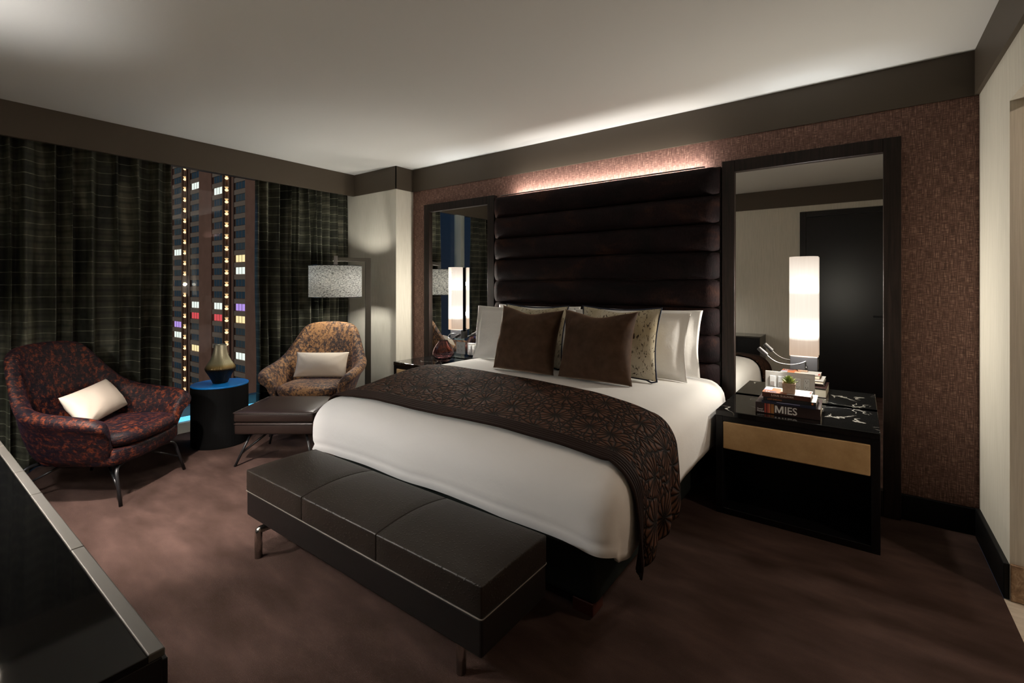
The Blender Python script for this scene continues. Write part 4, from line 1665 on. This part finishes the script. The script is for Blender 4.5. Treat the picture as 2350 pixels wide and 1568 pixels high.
NX, NZ = -0.872, 0.641
b1 = book('thick dark maroon book lettered MIES, lowest of the nightstand stack', NX, -0.50, NZ, 0.335, 0.27, 0.064, mb['maroon'], mb['maroon'], R(1))
ROT = (R(90), 0, 0)
bm = bmesh.new()
Mx, Mh, Ms = 0.0455, 0.0425, 0.0088
outline = [(0, 0), (Ms, 0), (Ms, Mh * 0.66), (Mx / 2 - Ms * 0.42, 0), (Mx / 2 + Ms * 0.42, 0), (Mx - Ms, Mh * 0.66), (Mx - Ms, 0), (Mx, 0), (Mx, Mh), (Mx - Ms * 1.25, Mh), (Mx / 2, Mh * 0.33), (Ms * 1.25, Mh), (0, Mh)]
for ids in ((0, 1, 2, 12), (2, 3, 10, 11), (2, 11, 12), (3, 4, 10), (4, 5, 9, 10), (5, 8, 9), (5, 6, 7, 8)):
    f = bm.faces.new([bm.verts.new((outline[k][0], -0.0020, outline[k][1])) for k in ids])
bmesh.ops.remove_doubles(bm, verts=bm.verts[:], dist=1e-6)
o = obj('title', bm, mb['silver'], b1, loc=(-0.0625, 0, 0.0115))
o['label'] = 'large silver title letter M'
text_obj('title', 'IES', 0.060, mb['silver'], b1, (-0.0135, -0.0016, 0.0115), ROT, label='large silver title letters', sx=0.92, bold=0.0009)
text_obj('author', 'Detlef\nMertins', 0.0125, mb['silver'], b1, (-0.158, -0.0016, 0.019), ROT)
for i, (c, ww) in enumerate((('red', 0.008), ('rust', 0.010), ('red', 0.006), ('amber', 0.010), ('amber', 0.012), ('beige', 0.004))):
    pass
xx = -0.118
for c, ww in (('red', 0.010), ('maroon', 0.004), ('red', 0.009), ('rust', 0.008), ('maroon', 0.003), ('amber', 0.011), ('amber', 0.006)):
    if c != 'maroon':
        obj('spine_stripe', Bx(xx, xx + ww, -0.0022, -0.0014, 0.004, 0.060), mb[c], b1)
    xx += ww
b2 = book('thin navy book second from bottom of the nightstand stack', NX + 0.008, -0.515, NZ + 0.0645, 0.278, 0.215, 0.017, mb['navyc'], mb['navyc'], R(0))
obj('spine_stripe', Bx(-0.06, 0.06, -0.0022, -0.0014, 0.011, 0.0135), mb['lilac'], b2)
b3 = book('black paperback with orange spine lettering under the topmost book of the stack', NX + 0.012, -0.515, NZ + 0.0822, 0.270, 0.225, 0.021, mb['whitec'], mb['blackc'], R(1))
text_obj('title', 'LOST CHICAGO', 0.0105, mb['orange'], b3, (-0.112, -0.0016, 0.0065), ROT)
bm = bmesh.new()
lathe(bm, [(0.0055, 0.0), (0.0055, 0.0007)], 24, True, True)
obj('emblem', bm, mb['orange'], b3, loc=(0.117, -0.0015, 0.0105), rot=ROT)
b4 = book('topmost book lettered LOUIS SULLIVAN with an orange and white cover, under the succulent', NX - 0.004, -0.515, NZ + 0.1038, 0.250, 0.178, 0.027, mb['brownc'], mb['brownc'], R(0.5), top=mb['whitec'])
text_obj('title', 'L', 0.0175, mb['cream'], b4, (-0.076, -0.0016, 0.0085), ROT)
text_obj('title', 'OUIS', 0.0145, mb['cream'], b4, (-0.0665, -0.0016, 0.0085), ROT)
text_obj('title', 'S', 0.0175, mb['cream'], b4, (-0.028, -0.0016, 0.0085), ROT)
text_obj('title', 'ULLIVAN', 0.0145, mb['cream'], b4, (-0.0182, -0.0016, 0.0085), ROT)
tz = 0.0276
for nm, x0, x1, y0, y1, c in (('cover_print', -0.125, 0.004, 0.0, 0.075, 'rust'), ('cover_print', -0.115, -0.052, 0.012, 0.040, 'navyp'), ('cover_print', -0.108, -0.100, 0.016, 0.034, 'whitec'),
                              ('cover_print', -0.095, -0.088, 0.016, 0.034, 'whitec'), ('cover_print', -0.125, -0.085, 0.080, 0.120, 'lilac'), ('cover_print', -0.083, -0.035, 0.078, 0.15, 'rust'),
                              ('cover_print', -0.033, 0.0, 0.08, 0.13, 'beige'), ('cover_print', 0.112, 0.122, 0.09, 0.165, 'red')):
    k = 0.0004 if c in ('navyp',) else (0.0008 if c == 'whitec' else 0)
    obj(nm, Bx(x0, x1, y0, y1, tz, tz + 0.0004 + k), mb[c], b4)

t = thing('potted_succulent', 'small green succulent in a square clay pot on top of the book stack', 'plant', (NX + 0.008, -0.472, NZ + 0.1038 + 0.0288), R(4))
bm = bmesh.new()
vs = []
for z, s in ((0.0, 0.029), (0.004, 0.031), (0.060, 0.0345), (0.061, 0.0335), (0.061, 0.030), (0.050, 0.029)):
    vs.append([bm.verts.new((sx * s, sy * s, z)) for sx, sy in ((-1, -1), (1, -1), (1, 1), (-1, 1))])
for a, b in zip(vs[:-1], vs[1:]):
    for k in range(4):
        bm.faces.new((a[k], a[(k + 1) % 4], b[(k + 1) % 4], b[k]))
bm.faces.new(vs[0][::-1])
bm.faces.new(vs[-1])
obj('pot', bm, M['clay'], t, bevel=0.002)
bm = bmesh.new()
rl = random.Random(5)
for i in range(34):
    k = i / 33
    az = i * 2.39996
    el = R(12 + 68 * k)
    L = 0.046 - 0.014 * k + 0.004 * rl.random()
    d = Vector((math.cos(az) * math.cos(el), math.sin(az) * math.cos(el), math.sin(el)))
    side = d.cross(Vector((0, 0, 1))).normalized()
    nrm = side.cross(d).normalized()
    base = Vector((0, 0, 0.056 + 0.010 * k)) + d * 0.003
    prev = None
    for s in range(7):
        f = s / 6
        ww = (0.0065 * math.sin(PI * (0.12 + 0.80 * f)) ** 0.9) if s < 6 else 0.0003
        th_ = ww * 0.42
        c = base + d * (L * f) + nrm * (0.010 * f * f)
        ring = [bm.verts.new(c + side * ww), bm.verts.new(c + nrm * th_), bm.verts.new(c - side * ww), bm.verts.new(c - nrm * th_)]
        if prev:
            for q in range(4):
                bm.faces.new((prev[q], prev[(q + 1) % 4], ring[(q + 1) % 4], ring[q]))
        else:
            bm.faces.new(ring)
        prev = ring
    bm.faces.new(prev)
o = obj('leaves', bm, M['leaf'], t, smooth=True)
o['label'] = 'pointed green leaves'

# ================================================================ ceiling downlights (in the hall)
def downlight(label, x, y, z, e, col):
    t = thing('downlight', label, 'downlight', (x, y, z), 0, 'recessed ceiling lights')
    bm = bmesh.new()
    lathe(bm, [(0.045, -0.002), (0.062, -0.004), (0.064, 0.0), (0.045, 0.0)], 32, False, False)
    obj('rim', bm, M['white'], t)
    bm = bmesh.new()
    lathe(bm, [(0.001, -0.001), (0.045, -0.001)], 32, False, False)
    obj('lens', bm, emis('downlight_lens', col, 3), t)
    add_light('lamp_light', 'AREA', (0, 0, -0.006), e, col, 0.10, (0, 0, 0), parent=t)
    return t


downlight('recessed light in the hall ceiling beyond the right wall opening', 0.95, -1.35, 2.6, E_HALL, (1.0, 0.82, 0.66))

# added ceiling fill spot above the console, aimed at the seating corner
sp_t = downlight('added fill spotlight in the ceiling above the dark console', -3.2, -3.35, H, 2, (1.0, 0.93, 0.86))
sd = bpy.data.lights.new('fill_spot', 'SPOT')
sd.energy = E_FILL_SPOT
sd.color = (1.0, 0.88, 0.80)
sd.spot_size = R(48)
sd.spot_blend = 0.9
sd.shadow_soft_size = 0.04
so = bpy.data.objects.new('fill_spot', sd)
COL.objects.link(so)
so.parent = sp_t
so.location = (0, 0, -0.012)
so.rotation_euler = (Vector((-4.2, -2.55, 0)) - Vector((-3.2, -3.35, H))).to_track_quat('-Z', 'Y').to_euler()
